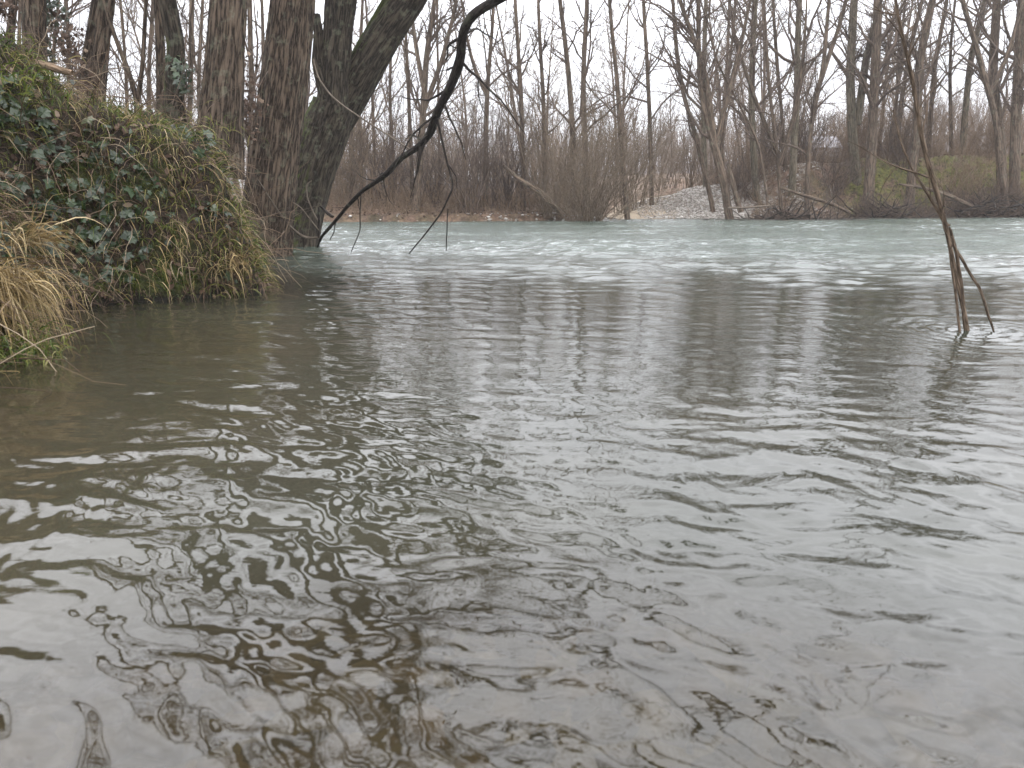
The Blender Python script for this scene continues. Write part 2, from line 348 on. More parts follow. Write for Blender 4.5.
# far ground
xs = np.concatenate([np.linspace(-170, -26, 60)[:-1], np.linspace(-26, 40, 420)[:-1], np.linspace(40, 200, 60)]); dl = np.concatenate([np.linspace(-3, 8, 90)[:-1], np.linspace(8, 30, 60)[:-1], np.linspace(30, 190, 50)])
X = np.broadcast_to(xs[None], (len(dl), len(xs))); Y = far_shore(X) + dl[:, None]; Z = far_z(X, Y)
pX = 512 + X / np.maximum(Y, 1) * F
i = np.arange(len(dl) - 1)[:, None] * len(xs) + np.arange(len(xs) - 1)[None]
FF = np.stack([i, i + 1, i + len(xs) + 1, i + len(xs)], -1).reshape(-1, 4); FV = np.stack([X, Y, Z], -1).reshape(-1, 3)
D = np.broadcast_to(dl[:, None], X.shape)
pX = pX + (fbm(X * .9, Y * .9, 4) - .5) * 70
moss = sstep(820, 850, pX) * sstep(8, 2, D) * .95 + sstep(675, 700, pX) * sstep(760, 735, pX) * sstep(2.2, .5, D) * .8 + .15
grav = sstep(640, 672, pX) * sstep(870, 800, pX) * sstep(8, 3, D) * np.clip(.95 - sstep(725, 755, pX) * .5, 0, 1) * (D > -1)
sand = sstep(600, 615, pX) * sstep(680, 645, pX) * sstep(9, 4, D) * .95
tag(mesh_obj('far_bank_ground', FV, FF, M['far'], attrs={'moss': moss.ravel(), 'gravel': grav.ravel(), 'sand': sand.ravel()}), kind='structure')
# hill
xs = np.linspace(-330, 330, 160); ys = np.linspace(95, 330, 70)
def hill_z(x, y):
    return 2.0 + (2 + 8 * sstep(-10, 50, x) + 7 * sstep(40, 110, x) + 9 * (fbm(x * .012, y * .0 + 2, 3) - .5)) * sstep(100, 215, y + 18 * fbm(x * .02, y * .02))
HV, HF = grid(xs, ys, hill_z); tag(mesh_obj('distant_hillside', HV, HF, M['hill']), kind='structure')
# riverbed
xs = np.concatenate([np.linspace(-60, -6, 20)[:-1], np.linspace(-6, 6, 160)[:-1], np.linspace(6, 90, 30)]); ys = np.concatenate([np.linspace(-6, 0, 10)[:-1], np.linspace(0, 9, 140)[:-1], np.linspace(9, 50, 30)])
def bed_z(x, y): return -.16 + .085 * sstep(1.75, 1.15, np.hypot(x, y)) - .9 * sstep(.8, 8, y) - .25 * sstep(0, 2.5, x) * sstep(3, .6, y) * 0 + (fbm(x * 2.5, y * 2.5) - .5) * .12 
BV, BF = grid(xs, ys, bed_z); tag(mesh_obj('riverbed', BV, BF, M['bed']), kind='structure')

# ============================================================ WATER
def waves(x, y):
    r2 = np.random.default_rng(21)
    rr = np.hypot(x, y)
    # fast current begins beyond a slanting line
    line = np.interp(x, [-6, -2, 0, 1.5, 3, 8], [10.5, 7.6, 7.2, 6.4, 5.8, 5.8]) + (fbm(x * .45, y * .45) - .5) * 3.0
    fast = sstep(-1.4, 2.6, y - line)
    wx = x + .10 * (fbm(x * 2.3 + 3, y * 2.3, 3) - .5) * 2; wy = y + .10 * (fbm(x * 2.3, y * 2.3 + 8, 3) - .5) * 2
    h1 = np.zeros_like(x); h2 = np.zeros_like(x)
    n = 64; drl = .006 * rr
    lam = np.exp(np.linspace(math.log(.045), math.log(.36), n))
    calm = sstep(1.9, 3.2, y) * (.15 + .85 * sstep(-1.6, .2, x)) * (1 - fast)
    for i in range(n):
        th = r2.normal(1.15, .55); ph = r2.random() * 2 * PI; k = 2 * PI / lam[i]
        slope = .0155 * np.clip((lam[i] / drl - 2.2) / 2, 0, 1)
        h1 += slope * (1 - calm * min(.76, lam[i] / .12)) / k * np.sin(k * (wx * math.cos(th) + wy * math.sin(th)) + ph)
    n = 44; lam = np.exp(np.linspace(math.log(.12), math.log(.8), n))
    for i in range(n):
        th = r2.normal(1.45, .6); ph = r2.random() * 2 * PI; k = 2 * PI / lam[i]
        h2 += .026 / k * np.sin(k * (wx * math.cos(th) + wy * math.sin(th)) + ph)
    patch = .85 + .7 * sstep(.35, .65, fbm(x * .55 + 2, y * .55, 3))
    patch2 = .6 + 1.0 * sstep(.35, .65, fbm(x * .22 + 2, y * .5, 4))
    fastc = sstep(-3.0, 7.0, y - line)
    for qx, qy in ((ground(967, 332)[0], ground(967, 332)[1]), (ground(993, 330)[0], ground(993, 330)[1]), (ground(310, 242)[0], ground(310, 242)[1])):
        dq = np.hypot(x - qx, (y - qy) * .8 ); h1 = h1 + .006 * np.exp(-dq / .22) * np.sin(dq * 2 * PI / .085)
    return h1 * patch * (1 + .3 * fast) + h2 * patch2 * fast * .9, fastc
rad = [.35]
while rad[-1] < 46: rad.append(rad[-1] + min(.006 * rad[-1], .06))
rad += list(np.linspace(47, 120, 20)); rad = np.array(rad)
ang = np.concatenate([np.linspace(-PI * .95, -.72, 70)[:-1], np.linspace(-.72, .72, 900), np.linspace(.72, PI * .95, 70)[1:]])
AA, RR = np.meshgrid(ang, rad); X = np.sin(AA) * RR; Y = np.cos(AA) * RR
Zw, fast = waves(X, Y); Zw = Zw * sstep(80, 45, RR) * (1 - .9 * sstep(.72, .9, np.abs(AA)))
nx = len(ang); i = np.arange(len(rad) - 1)[:, None] * nx + np.arange(nx - 1)[None]
WF = np.stack([i, i + 1, i + nx + 1, i + nx], -1).reshape(-1, 4)
def water_mat():
    m, nt = newmat('murky river water'); g = NT(nt); tc = g.n('ShaderNodeTexCoord').outputs['Object']
    fa = g.attr('fast').outputs['Fac']; sh = g.attr('shallow').outputs['Fac']
    sxyz = g.n('ShaderNodeSeparateXYZ'); g.link(tc, sxyz.inputs[0])
    mp = g.n('ShaderNodeMapping'); g.link(tc, mp.inputs[0]); mp.inputs['Scale'].default_value = (.55, 1.3, 1)
    dist = g.attr('farness').outputs['Fac']
    nb = g.noise(mp.outputs[0], 22, 3, .5); nf = g.noise(mp.outputs[0], 9, 6, .7)
    bmp = g.n('ShaderNodeBump'); bmp.inputs['Strength'].default_value = 1.0; bmp.inputs['Distance'].default_value = .0013
    hh = g.math('ADD', g.math('MULTIPLY', nb, g.math('ADD', g.math('MULTIPLY', dist, 1.0), .6)), g.math('MULTIPLY', g.math('MULTIPLY', nf, g.math('MULTIPLY', fa, fa)), 20.0))
    g.link(hh, bmp.inputs['Height'])
    fr = g.n('ShaderNodeFresnel', i_IOR=1.6); g.link(bmp.outputs[0], fr.inputs['Normal'])
    rgh = g.math('ADD', .01, g.math('MULTIPLY', fa, .015))
    gl = g.n('ShaderNodeBsdfGlossy'); g.link(rgh, gl.inputs['Roughness']); g.link(bmp.outputs[0], gl.inputs['Normal']); gl.inputs[0].default_value = (1, 1, 1, 1)
    murk = g.noise(mp.outputs[0], .9, 6, .7)
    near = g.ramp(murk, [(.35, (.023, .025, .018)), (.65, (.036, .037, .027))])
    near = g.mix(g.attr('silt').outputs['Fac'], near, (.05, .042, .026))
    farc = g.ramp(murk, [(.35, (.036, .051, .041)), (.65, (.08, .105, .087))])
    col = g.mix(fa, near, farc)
    df = g.n('ShaderNodeBsdfDiffuse'); g.link(col, df.inputs[0])
    tr = g.n('ShaderNodeBsdfTransparent'); tr.inputs[0].default_value = (.6, .55, .42, 1)
    mb = g.n('ShaderNodeMixShader'); g.link(sh, mb.inputs[0]); g.link(df.outputs[0], mb.inputs[1]); g.link(tr.outputs[0], mb.inputs[2])
    mx = g.n('ShaderNodeMixShader'); g.link(fr.outputs[0], mx.inputs[0]); g.link(mb.outputs[0], mx.inputs[1]); g.link(gl.outputs[0], mx.inputs[2])
    o = g.n('ShaderNodeOutputMaterial'); g.link(mx.outputs[0], o.inputs[0]); return m
ndw = -near_d(X, Y)
shallow = .7 * sstep(1.75, 1.05, RR) + .5 * sstep(1.3, .1, ndw) * (Y < 9); shallow = np.clip(shallow, 0, .65)
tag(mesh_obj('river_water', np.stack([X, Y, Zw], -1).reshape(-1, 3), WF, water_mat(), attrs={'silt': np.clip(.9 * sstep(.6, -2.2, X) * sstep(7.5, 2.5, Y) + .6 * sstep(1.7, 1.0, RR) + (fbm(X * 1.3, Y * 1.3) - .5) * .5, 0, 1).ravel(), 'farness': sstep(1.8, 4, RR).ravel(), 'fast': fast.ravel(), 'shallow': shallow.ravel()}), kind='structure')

# ============================================================ BRANCHING
def crown(P, R, n1, n2, n3, t0=.3, len1=.42, ang=(25, 60), up=.06, minr=.006, n4=0, wob=.16, sides1=4):
    """P (1,K,3) trunk -> Bag with branches"""
    bag = Bag()
    P1, R1 = children(P, R, n1, t0, .98, ang, len1, .5, 8, wob, up, minr * 1.6); bag.tube(P1, R1, sides1)
    P2, R2 = children(P1, R1, n2, .15, 1, (25, 60), .5, .6, 6, wob * 1.1, up * .8, minr * 1.2); bag.tube(P2, R2, 3)
    P3, R3 = children(P2, R2, n3, .15, 1, (20, 60), .5, .7, 5, wob, up * .5, minr); bag.tube(P3, R3, 3)
    if n4:
        P4, R4 = children(P3, R3, n4, .2, 1, (20, 60), .6, .8, 4, wob, up * .3, minr * .8); bag.tube(P4, R4, 3)
    return bag
def trunk_from_px(px, Y, top_z=13, K=26, extend=True):
    """px: list of (x, y, width) base first."""
    pts = [at(x, y, Y) for x, y, w_ in px]; rd = [w_ / 2 * scale_at(x, y, Y) for x, y, w_ in px]
    if extend:
        d = nrm(pts[-1] - pts[-2]); d = nrm(d * .5 + np.array([0, 0, .5])); p = pts[-1].copy(); r = rd[-1]
        n = 4; L = max(top_z - p[2], 1.5)
        for k in range(n):
            d = nrm(d + rng.normal(0, .06, 3)); p = p + d * L / n; pts.append(p.copy()); rd.append(r * (1 - (k + 1) / n * .85))
    return pts, rd
def tree(name, px, Y, label, cat='tree', group=None, mat='bark_far', tw='twig', top=13, n=(16, 7, 6), t0=.22, n4=0, minr=.0065, len1=.34, extra=(), base_drop=.5, ang=(25, 60), up=.06, wob=.16, K=26):
    pts, rd = trunk_from_px(px, Y, top)
    b = np.array(pts[0]); d = nrm(np.array(pts[1]) - b); pts = [b - np.array([d[0], d[1], 1]) * base_drop * np.array([.3, .3, 1])] + pts; rd = [rd[0] * 1.25] + rd
    root = empty(name, tuple(b), label, cat, group)
    P, R = resample(pts, rd, K, .015); bag = Bag(); bag.tube(P, R, 8)
    allP = [(P[None], R[None])]
    for ex in extra:   # extra stems: list of px pts starting on the trunk
        p2, r2 = trunk_from_px(ex, Y, top * .9); Pe, Re = resample(p2, r2, K, .01); bag.tube(Pe, Re, 6); allP.append((Pe[None], Re[None]))
    bag.build('trunk', M[mat], root)
    for Pt, Rt in allP:
        crown(Pt, Rt, n[0], n[1], n[2], t0, len1, n4=n4, minr=minr, ang=ang, up=up, wob=wob).build('branches', M[tw], root)
    return root

# ============================================================ FAR BANK TREES (px paths read off the photo)
def fz(px, Y):  # pixel row of the ground there
    x = at(px, 210, Y)[0]; z = float(far_z(np.array([x]), np.array([float(Y)]))[0]); p = np.array([x, Y, z]) - CAM
    return 384 - F * (p @ UV) / (p @ f0)
FT = [  # x/y/width points base->top, distance, material, twigs, label
 ([(376, 190, 5), (372, 90, 4), (366, 10, 3)], 36, 'bark_far', 'twig_grey', 'thin bare tree just right of the leaning willow stem on the far bank'),
 ([(394, 195, 5), (390, 100, 4), (392, 10, 4)], 35, 'bark_far', 'twig_grey', 'slim straight bare tree second right of the leaning willow stem'),
 ([(413, 198, 6), (409, 100, 5), (405, 20, 4)], 33, 'bark_far', 'twig_grey', 'straight thin bare trunk left of the forked tree behind the hanging branch'),
 ([(416, 205, 10), (423, 120, 9), (426, 60, 8), (434, 5, 6)], 32, 'bark_far', 'twig', 'forked bare tree with curving limbs seen left of the dark hanging branch'),
 ([(440, 198, 4), (438, 90, 3.5), (437, 5, 3)], 36, 'bark_far', 'twig_grey', 'very thin upright tree between the forked tree and the hanging branch curve'),
 ([(486, 205, 7), (486, 130, 7), (488, 80, 6), (494, 10, 4)], 33, 'bark_far', 'twig', 'bare tree forking low just right of the top of the hanging branch'),
 ([(523, 205, 8), (523, 181, 7), (521, 94, 6), (515, 2, 5)], 33, 'bark_far', 'twig', 'tall straight grey trunk left of the willow clump, nearest the driftwood log'),
 ([(546, 205, 7), (545, 181, 6), (543, 94, 5.5), (538, 2, 4.5)], 34, 'bark_far', 'twig', 'tall straight thin trunk rising from the left edge of the willow clump'),
 ([(575, 205, 8), (573, 131, 8), (568, 70, 7), (560, 2, 6)], 34, 'bark_far', 'twig', 'tall trunk leaning left behind the middle of the willow clump'),
 ([(586, 205, 9), (585, 131, 8), (583, 78, 7), (587, 2, 6)], 33, 'bark_far', 'twig', 'tall upright trunk behind the centre of the willow clump'),
 ([(628, 205, 8), (621, 140, 7), (617, 78, 6), (609, 2, 5)], 33, 'bark_far', 'twig', 'tall trunk leaning left behind the right side of the willow clump'),
 ([(652, 205, 6.5), (650, 122, 6), (647, 60, 5.5), (643, 2, 5)], 36, 'bark_far', 'twig', 'lone straight trunk above the sandy end of the gravel spit'),
 ([(714, 200, 7), (697, 140, 7), (683, 95, 6), (677, 56, 6), (673, 2, 5)], 34, 'bark_far', 'twig', 'curved bare trunk left of the gravel spit, bowing to the left'),
 ([(732, 210, 13), (722, 172, 11), (713, 140, 10), (707, 78, 8), (692, 35, 7), (680, 2, 6)], 31.5, 'bark_far', 'twig', 'leaning trunk rooted in the gravel spit, bending left as it rises'),
 ([(706, 190, 8), (703, 125, 7), (704, 60, 7), (706, 2, 6)], 37, 'bark_olive', 'twig_grey', 'straight pale trunk standing behind the leaning gravel spit tree'),
 ([(757, 200, 11), (754, 165, 10), (751, 103, 9), (755, 2, 8)], 35, 'bark_olive', 'twig', 'pale olive straight trunk behind the dark brush heap'),
 ([(783, 195, 6), (775, 137, 5), (768, 78, 5), (764, 2, 4)], 33, 'bark_far', 'twig', 'thin dark trunk leaning left above the dark brush heap'),
 ([(786, 195, 6), (781, 110, 5), (776, 50, 5), (773, 2, 4)], 36, 'bark_far', 'twig_grey', 'thin grey trunk right behind the thin dark leaning one over the brush heap'),
 ([(792, 195, 11), (794, 140, 10), (797, 94, 9.5), (799, 2, 8)], 35, 'bark_olive', 'twig', 'sturdy upright trunk right of the dark brush heap'),
 ([(806, 205, 8), (808, 165, 7), (811, 125, 6.5), (824, 66, 6), (829, 2, 5)], 32.5, 'bark_far', 'twig', 'dark crooked trunk leaning right in front of the pale building'),
 ([(856, 200, 15), (853, 150, 13), (850, 78, 12), (854, 2, 11)], 36, 'bark_olive', 'twig', 'thick pale trunk right of the pale building with a side stem'),
 ([(868, 200, 15), (872, 140, 13), (875, 78, 13), (878, 2, 12)], 35, 'bark_far', 'twig', 'thick dark upright trunk left of the slanting sapling in the water'),
 ([(909, 206, 13), (912, 170, 12), (918, 131, 11), (918, 70, 11), (932, 2, 10)], 35, 'bark_far', 'twig', 'thick trunk behind the slanting sapling, curving right at the top'),
 ([(928, 195, 7), (931, 110, 6), (935, 62, 6), (947, 2, 5)], 39, 'bark_far', 'twig_grey', 'slim grey trunk leaning right beyond the slanting sapling'),
 ([(962, 195, 9), (966, 100, 8), (971, 56, 8), (985, 2, 7)], 38, 'bark_olive', 'twig_grey', 'trunk leaning right behind the crossing stems near the right edge'),
 ([(1008, 190, 9), (996, 115, 8), (984, 78, 7), (975, 40, 7), (961, 2, 6)], 34, 'bark_far', 'twig', 'trunk leaning left that crosses the other stems near the right edge'),
 ([(1003, 190, 14), (999, 125, 12), (992, 78, 12), (997, 2, 11)], 36, 'bark_far', 'twig', 'thick upright trunk second from the right edge of the photo'),
 ([(1014, 195, 15), (1015, 150, 13), (1017, 94, 13), (1022, 2, 12)], 35, 'bark_far', 'twig', 'thick trunk at the right edge of the photo'),
 ([(772, 196, 4), (760, 145, 3.5), (742, 110, 3), (716, 62, 3)], 32, 'bark_far', 'twig', 'thin dark stem slanting far left across the trunks over the brush heap'),
 ([(716, 196, 5), (722, 140, 4), (728, 80, 4), (736, 2, 4)], 39, 'bark_far', 'twig_grey', 'thin upright grey tree between the gravel spit tree and the olive trunk'),
]
EXTRA = {3: [[(425, 95, 6), (418, 60, 5), (410, 5, 4)], [(424, 110, 6), (442, 60, 5), (455, 10, 4)]],
         5: [[(487, 95, 5), (475, 70, 4), (466, 35, 3)]],
         20: [[(857, 125, 8), (866, 60, 7), (874, 30, 6)]],
         19: [[(819, 85, 5), (838, 30, 4), (846, 2, 4)]],
         13: [[(714, 150, 6), (728, 95, 5), (742, 40, 4)], [(718, 165, 6), (700, 90, 5), (698, 20, 4)]],
         16: [[(779, 165, 5), (795, 115, 5), (803, 60, 4)], [(776, 150, 4), (755, 100, 4), (735, 40, 3)]],
         25: [[(990, 95, 5), (1010, 50, 4), (1020, 10, 3)]]}
sc_w = .72
for i, (px, Y, mt, tw, lb) in enumerate(FT):
    px = [(a_, b_, c_ * sc_w) for a_, b_, c_ in px]
    px = list(px); bx, by, bw = px[0]; px[0] = (bx, max(fz(bx, Y), px[1][1] + 5), bw)
    thin = px[0][2] < 7
    tree('bare_tree', px, Y, lb, 'tree', 'bare trees on the far bank', mt, tw, top=rng.uniform(10, 15), n=((15, 6, 6) if thin else (20, 7, 6)), extra=EXTRA.get(i, ()), t0=.28, len1=.3 if thin else .36)
# background trees: prototypes copied
protos = []
for k in range(5):
    H = 12 + 2 * k % 5; root = empty('background_tree', (0, 0, 0), 'bare tree standing further back in the wood behind the far bank', 'tree', 'bare trees further back in the wood')
    pts = [(0, 0, -.5)]; d = np.array([rng.normal(0, .06), rng.normal(0, .06), 1]); p = np.array([0, 0, -.5])
    for s in range(6): d = nrm(d + rng.normal(0, .06, 3) + [0, 0, .1]); p = p + d * H / 6; pts.append(tuple(p))
    P, R = resample(pts, np.linspace(.12, .015, 7) * rng.uniform(.8, 1.2), 16, .01)
    Bag().tube(P, R, 6).build('trunk', M['bark_far'], root)
    c = crown(P[None], R[None], 24, 7, 6, .18, .33, minr=.010, ang=(20, 55)); c.build('branches', M['twig_grey'], root); protos.append(root)
def copy_tree(o):
    c = o.copy(); C.objects.link(c)
    for ch in o.children:
        q = ch.copy(); C.objects.link(q); q.parent = c
    return c
cnt = 0
r3 = np.random.default_rng(5)
def place_bg(px, Y, s):
    global cnt
    x = (px - 512) / F * Y; z = float(far_z(np.array([x]), np.array([float(Y)]))[0])
    o = protos[cnt % 5] if cnt < 5 else copy_tree(protos[int(r3.integers(5))]); cnt += 1
    o.location = (x, Y, z - .1); o.rotation_euler = (0, 0, r3.random() * 6.28); o.scale = (s, s, s * r3.uniform(.9, 1.15))
for k in range(84):
    px = r3.uniform(-40, 1080); Y = r3.uniform(38, 85)
    if 630 < px < 700 and r3.random() < .75: continue
    if 370 < px < 630 and r3.random() < .45: continue
    place_bg(px, Y, r3.uniform(.6, 1.1))
# far wood: one uncounted mass
n = 2600; bx = r3.uniform(-190, 190, n); by = r3.uniform(95, 215, n); bz = hill_z(bx, by) - .5
S = np.stack([bx, by, bz], 1); P = walk(S, np.tile([[0, 0, 1.]], (n, 1)) + r3.normal(0, .08, (n, 3)), r3.uniform(6, 12, n), 5, .06, .1); R = np.linspace(.16, .03, 5)[None] * r3.uniform(.6, 1.3, (n, 1))
bag = Bag().tube(P, R, 3); P1, R1 = children(P, R, 14, .2, 1, (20, 60), .38, .5, 4, .2, .08, .03); bag.tube(P1, R1, 3); P2, R2 = children(P1, R1, 4, .2, 1, (20, 60), .5, .6, 3, .2, .05, .025); bag.tube(P2, R2, 3)
tag(bag.build('distant_wood', M['twig_grey']), 'grey brown bare woodland covering the distant hillside', 'woodland', kind='stuff')

# ---- shrubs on the far bank
def shrub(px, Y, H, nst, spread, label, name='willow_shrub', tw='twig_olive', n2=6, n3=5, n4=3, minr=.005, r0_=.022, lean=0, basew=.35, group='willow shrubs on the far bank', cat='shrub', zoff=0):
    x = at(px, 210, Y)[0]; z = float(far_z(np.array([x]), np.array([float(Y)]))[0]) + zoff
    root = empty(name, (x, Y, z), label, cat, group)
    S = np.array([x, Y, z - .1]) + rng.normal(0, basew, (nst, 3)) * [1, .6, 0]
    a = rng.uniform(0, 2 * PI, nst); ti = np.radians(rng.uniform(3, spread, nst)); Dv = np.stack([np.cos(a) * np.sin(ti) + lean, np.sin(a) * np.sin(ti) * .7, np.cos(ti)], 1)
    L = H * rng.uniform(.6, 1.1, nst); P = walk(S, Dv, L, 8, .10, .02); R = r0_ * rng.uniform(.6, 1.4, (nst, 1)) * np.linspace(1, .25, 8)[None]
    Bag().tube(P, R, 4).build('stems', M[tw], root)
    P1, R1 = children(P, R, n2, .12, 1, (15, 60), .42, .55, 6, .1, .1, minr * 1.2); b = Bag().tube(P1, R1, 3)
    P2, R2 = children(P1, R1, n3, .1, 1, (15, 60), .5, .7, 5, .16, .04, minr); b.tube(P2, R2, 3)
    if n4: P3, R3 = children(P2, R2, n4, .1, 1, (15, 45), .6, .8, 4, .1, .05, minr * .8); b.tube(P3, R3, 3)
    b.build('twigs', M[tw], root); return root
shrub(588, 30.4, 5.9, 74, 56, 'big olive brown willow clump fanning up from the water edge left of the gravel spit', n4=4)
shrub(548, 32.2, 6.1, 37, 34, 'willow shrub half hidden behind the left side of the big clump')
shrub(628, 36.5, 6.0, 37, 32, 'rounded willow shrub just left of the sandy tip of the gravel spit')
shrub(505, 33.0, 5.5, 32, 34, 'brown shrub behind the fallen driftwood log', tw='twig')
shrub(470, 32.0, 5.0, 30, 36, 'brown shrub between the dangling twig and the driftwood log', tw='twig')
shrub(430, 33.0, 4.6, 27, 34, 'thin brown shrub behind the dangling twig', tw='twig')
shrub(385, 33.0, 5.1, 30, 30, 'brown shrub on the far bank right of the leaning willow base', tw='twig')
shrub(345, 33.0, 5.0, 30, 28, 'brown shrub on the far bank close beside the leaning willow base', tw='twig_olive')
shrub(690, 40, 3.6, 24, 36, 'distant grey brown shrub seen over the crest of the gravel spit', tw='twig_grey')
shrub(664, 46, 4.2, 26, 36, 'distant grey shrub behind the sandy tip of the spit', tw='twig_grey')
shrub(742, 35, 2.6, 24, 50, 'low grey brown shrub on top of the gravel spit', tw='twig')
shrub(832, 35.5, 2.6, 24, 50, 'tangled brown shrub below the pale building', tw='twig')
shrub(890, 36.5, 2.8, 26, 55, 'tangled shrub on the mossy bank left of the slanting sapling', tw='twig')
shrub(950, 35.0, 3.0, 34, 62, 'reddish tangled shrub right of the slanting sapling', tw='twig_red')
shrub(1000, 34.8, 3.2, 36, 62, 'reddish tangled shrub on the bank at the right edge', tw='twig_red')
shrub(985, 38.0, 3.4, 30, 50, 'dense reddish shrub behind the tangled ones at the right edge', tw='twig_red')
shrub(1045, 36.0, 3.2, 30, 55, 'reddish shrub cut off by the right edge of the photo', tw='twig_red')
for px_, Y_, H_, lb_ in ((870, 33.2, 1.9, 'dark arching brush over the waterline behind the lower sapling stem, left of it'), (925, 33.6, 2.0, 'brown arching brush over the waterline directly behind the sapling'), (975, 34.0, 2.1, 'brown arching brush over the waterline just right of the sapling'), (1020, 34.2, 2.4, 'brown arching brush over the waterline at the right edge')):
    shrub(px_, Y_, H_, 40, 78, lb_, name='arching_brush', tw='twig', group='arching brush along the right waterline')
for px_, Y_, H_, tw_, lb_ in ((800, 37, 3.4, 'twig', 'tall brown shrub behind the big dark brush heap'), (850, 39, 3.6, 'twig_red', 'tall reddish shrub at the foot of the thick pale trunk'), (905, 40, 3.8, 'twig_red', 'tall reddish shrub filling the gap behind the sapling'), (770, 38, 3.2, 'twig', 'tall brown shrub right of the gravel spit crest')):
    shrub(px_, Y_, H_, 34, 45, lb_, tw=tw_)
# dark brush heap at the water edge
def heap(px, Y, wpx, H, label, n=700, mat='twig', dark='bark_dark'):
    x = at(px, 210, Y)[0]; z = float(far_z(np.array([x]), np.array([float(Y)]))[0]); root = empty('brush_heap', (x, Y, z), label, 'brush heap')
    wd = wpx * Y / F / 2
    for nm, cnt_, rr_, mt in (('branches', n // 5, .028, dark), ('twigs', n, .008, mat)):
        u = rng.normal(0, .45, cnt_); S = np.stack([x + u * wd, Y + rng.normal(0, .5, cnt_), z + .02 + rng.random(cnt_) * H * np.exp(-u * u * 1.2)], 1)
        Dv = rng.normal(0, 1, (cnt_, 3)) * [1.2, .6, .45] + [0, -.1, .15]; P = walk(S, Dv, rng.uniform(.4, 1.5, cnt_), 6, .16, 0); R = rr_ * rng.uniform(.5, 1.5, (cnt_, 1)) * np.linspace(1, .3, 6)[None]
        P[..., 2] = np.maximum(P[..., 2], .0); Bag().tube(P, R, 4).build(nm, M[mt], root)
    return root
heap(782, 31.3, 95, 1.1, 'dark tangled brush heap at the foot of the far bank right of the gravel spit', 1300)
heap(885, 33.4, 70, .8, 'low dark root tangle on the waterline left of the sapling in the water', 700)
heap(985, 33.9, 90, .9, 'low dark root tangle on the waterline right of the sapling in the water', 800)
heap(820, 31.8, 60, .7, 'smaller dark brush tangle at the right end of the big heap', 600)
# logs
def log(name, pxs, label, mat='bark_dark', cat='log', twigs=10, wob=.02):
    pts = [at(x, y, Y) for x, y, Y, w_ in pxs]; rd = [w_ / 2 * scale_at(x, y, Y) for x, y, Y, w_ in pxs]; root = empty(name, tuple(pts[0]), label, cat)
    P, R = resample(pts, rd, 14, wob); Bag().tube(P, R, 8).build('log_stem', M[mat], root)
    if twigs:
        P1, R1 = children(P[None], R[None], twigs, .2, 1, (30, 80), .35, .4, 6, .2, .05, .008); b = Bag().tube(P1, R1, 4); P2, R2 = children(P1, R1, 4, .2, 1, (20, 60), .5, .6, 4, .2, 0, .006); b.tube(P2, R2, 3); b.build('twigs', M['twig'], root)
log('fallen_log', [(562, 214, 31.3, 6), (545, 198, 31.5, 6), (522, 182, 31.8, 5), (504, 168, 32, 3)], 'dark driftwood log leaning up out of the far bank left of the willow clump', 'bark_far', twigs=26, wob=.06)
log('fallen_log', [(850, 213, 32, 3.5), (830, 204, 32, 3.5), (800, 194, 32.2, 3), (780, 188, 32.4, 2)], 'grey fallen trunk sloping down across the brush heap to the water', 'bark_far', twigs=8)
log('fallen_branch', [(728, 208, 30.6, 2), (750, 207, 30.6, 2), (775, 205, 30.6, 1.5)], 'pale straight branch lying at the foot of the gravel spit', 'twig_tan', 'branch', 2)
log('fallen_branch', [(975, 208, 33, 4), (950, 196, 33.2, 4), (925, 188, 33.4, 3), (900, 184, 33.6, 2)], 'dead branch lying down the mossy bank beside the slanting sapling', 'bark_far', 'branch', 6)
log('tree_stump', [(741, 212, 31, 6), (736, 195, 31, 5), (732, 180, 31, 5), (728, 164, 31, 3)], 'thin dark broken stump leaning beside the leaning gravel spit tree', 'bark_far', 'stump', 3)
# undergrowth: uncounted tangle
n = 10000; pxs = rng.uniform(250, 1090, n); Yd = rng.uniform(.15, 9, n) ** 1.0; X0 = (pxs - 512) / F * 33; keep = ~((pxs > 606) & (pxs < 742) & (rng.random(n) < .93)) & ~((pxs > 815) & (Yd < 3) & (rng.random(n) < .7)); X0 = X0[keep]; Yd = Yd[keep]; pk = pxs[keep]; n = len(X0)
Y0 = far_shore(X0) + Yd; S = np.stack([X0, Y0, far_z(X0, Y0) - .03], 1)
P = walk(S, rng.normal(0, .5, (n, 3)) * [1, 1, .2] + [0, -.2, .7], rng.uniform(.3, 1.3, n), 6, .16, -.05); R = np.full((n, 6), .007) * rng.uniform(.6, 1.5, (n, 1)) * np.linspace(1, .5, 6)[None]
b = Bag().tube(P, R, 3); P1, R1 = children(P, R, 3, .2, 1, (20, 70), .5, .8, 4, .2, 0, .0045); b.tube(P1, R1, 3)
tag(b.build('undergrowth', M['twig_red']), 'low reddish brown tangle of dry stems on the far bank', 'undergrowth', kind='stuff')
n = 1700; pxs = rng.uniform(300, 1080, n); Yd = rng.uniform(1.2, 9, n); X0 = (pxs - 512) / F * 34; kp = ~((pxs > 605) & (pxs < 742)) & ~((pxs > 800) & (pxs < 855) & (rng.random(n) < .75)); X0 = X0[kp]; Yd = Yd[kp]; n = len(X0); Y0 = far_shore(X0) + Yd
P = walk(np.stack([X0, Y0, far_z(X0, Y0) - .03], 1), rng.normal(0, .28, (n, 3)) * [1, 1, .1] + [0, 0, 1], rng.uniform(1.0, 3.9, n), 7, .1, .03); R = rng.uniform(.006, .013, (n, 1)) * np.linspace(1, .4, 7)[None]; b = Bag().tube(P, R, 3)
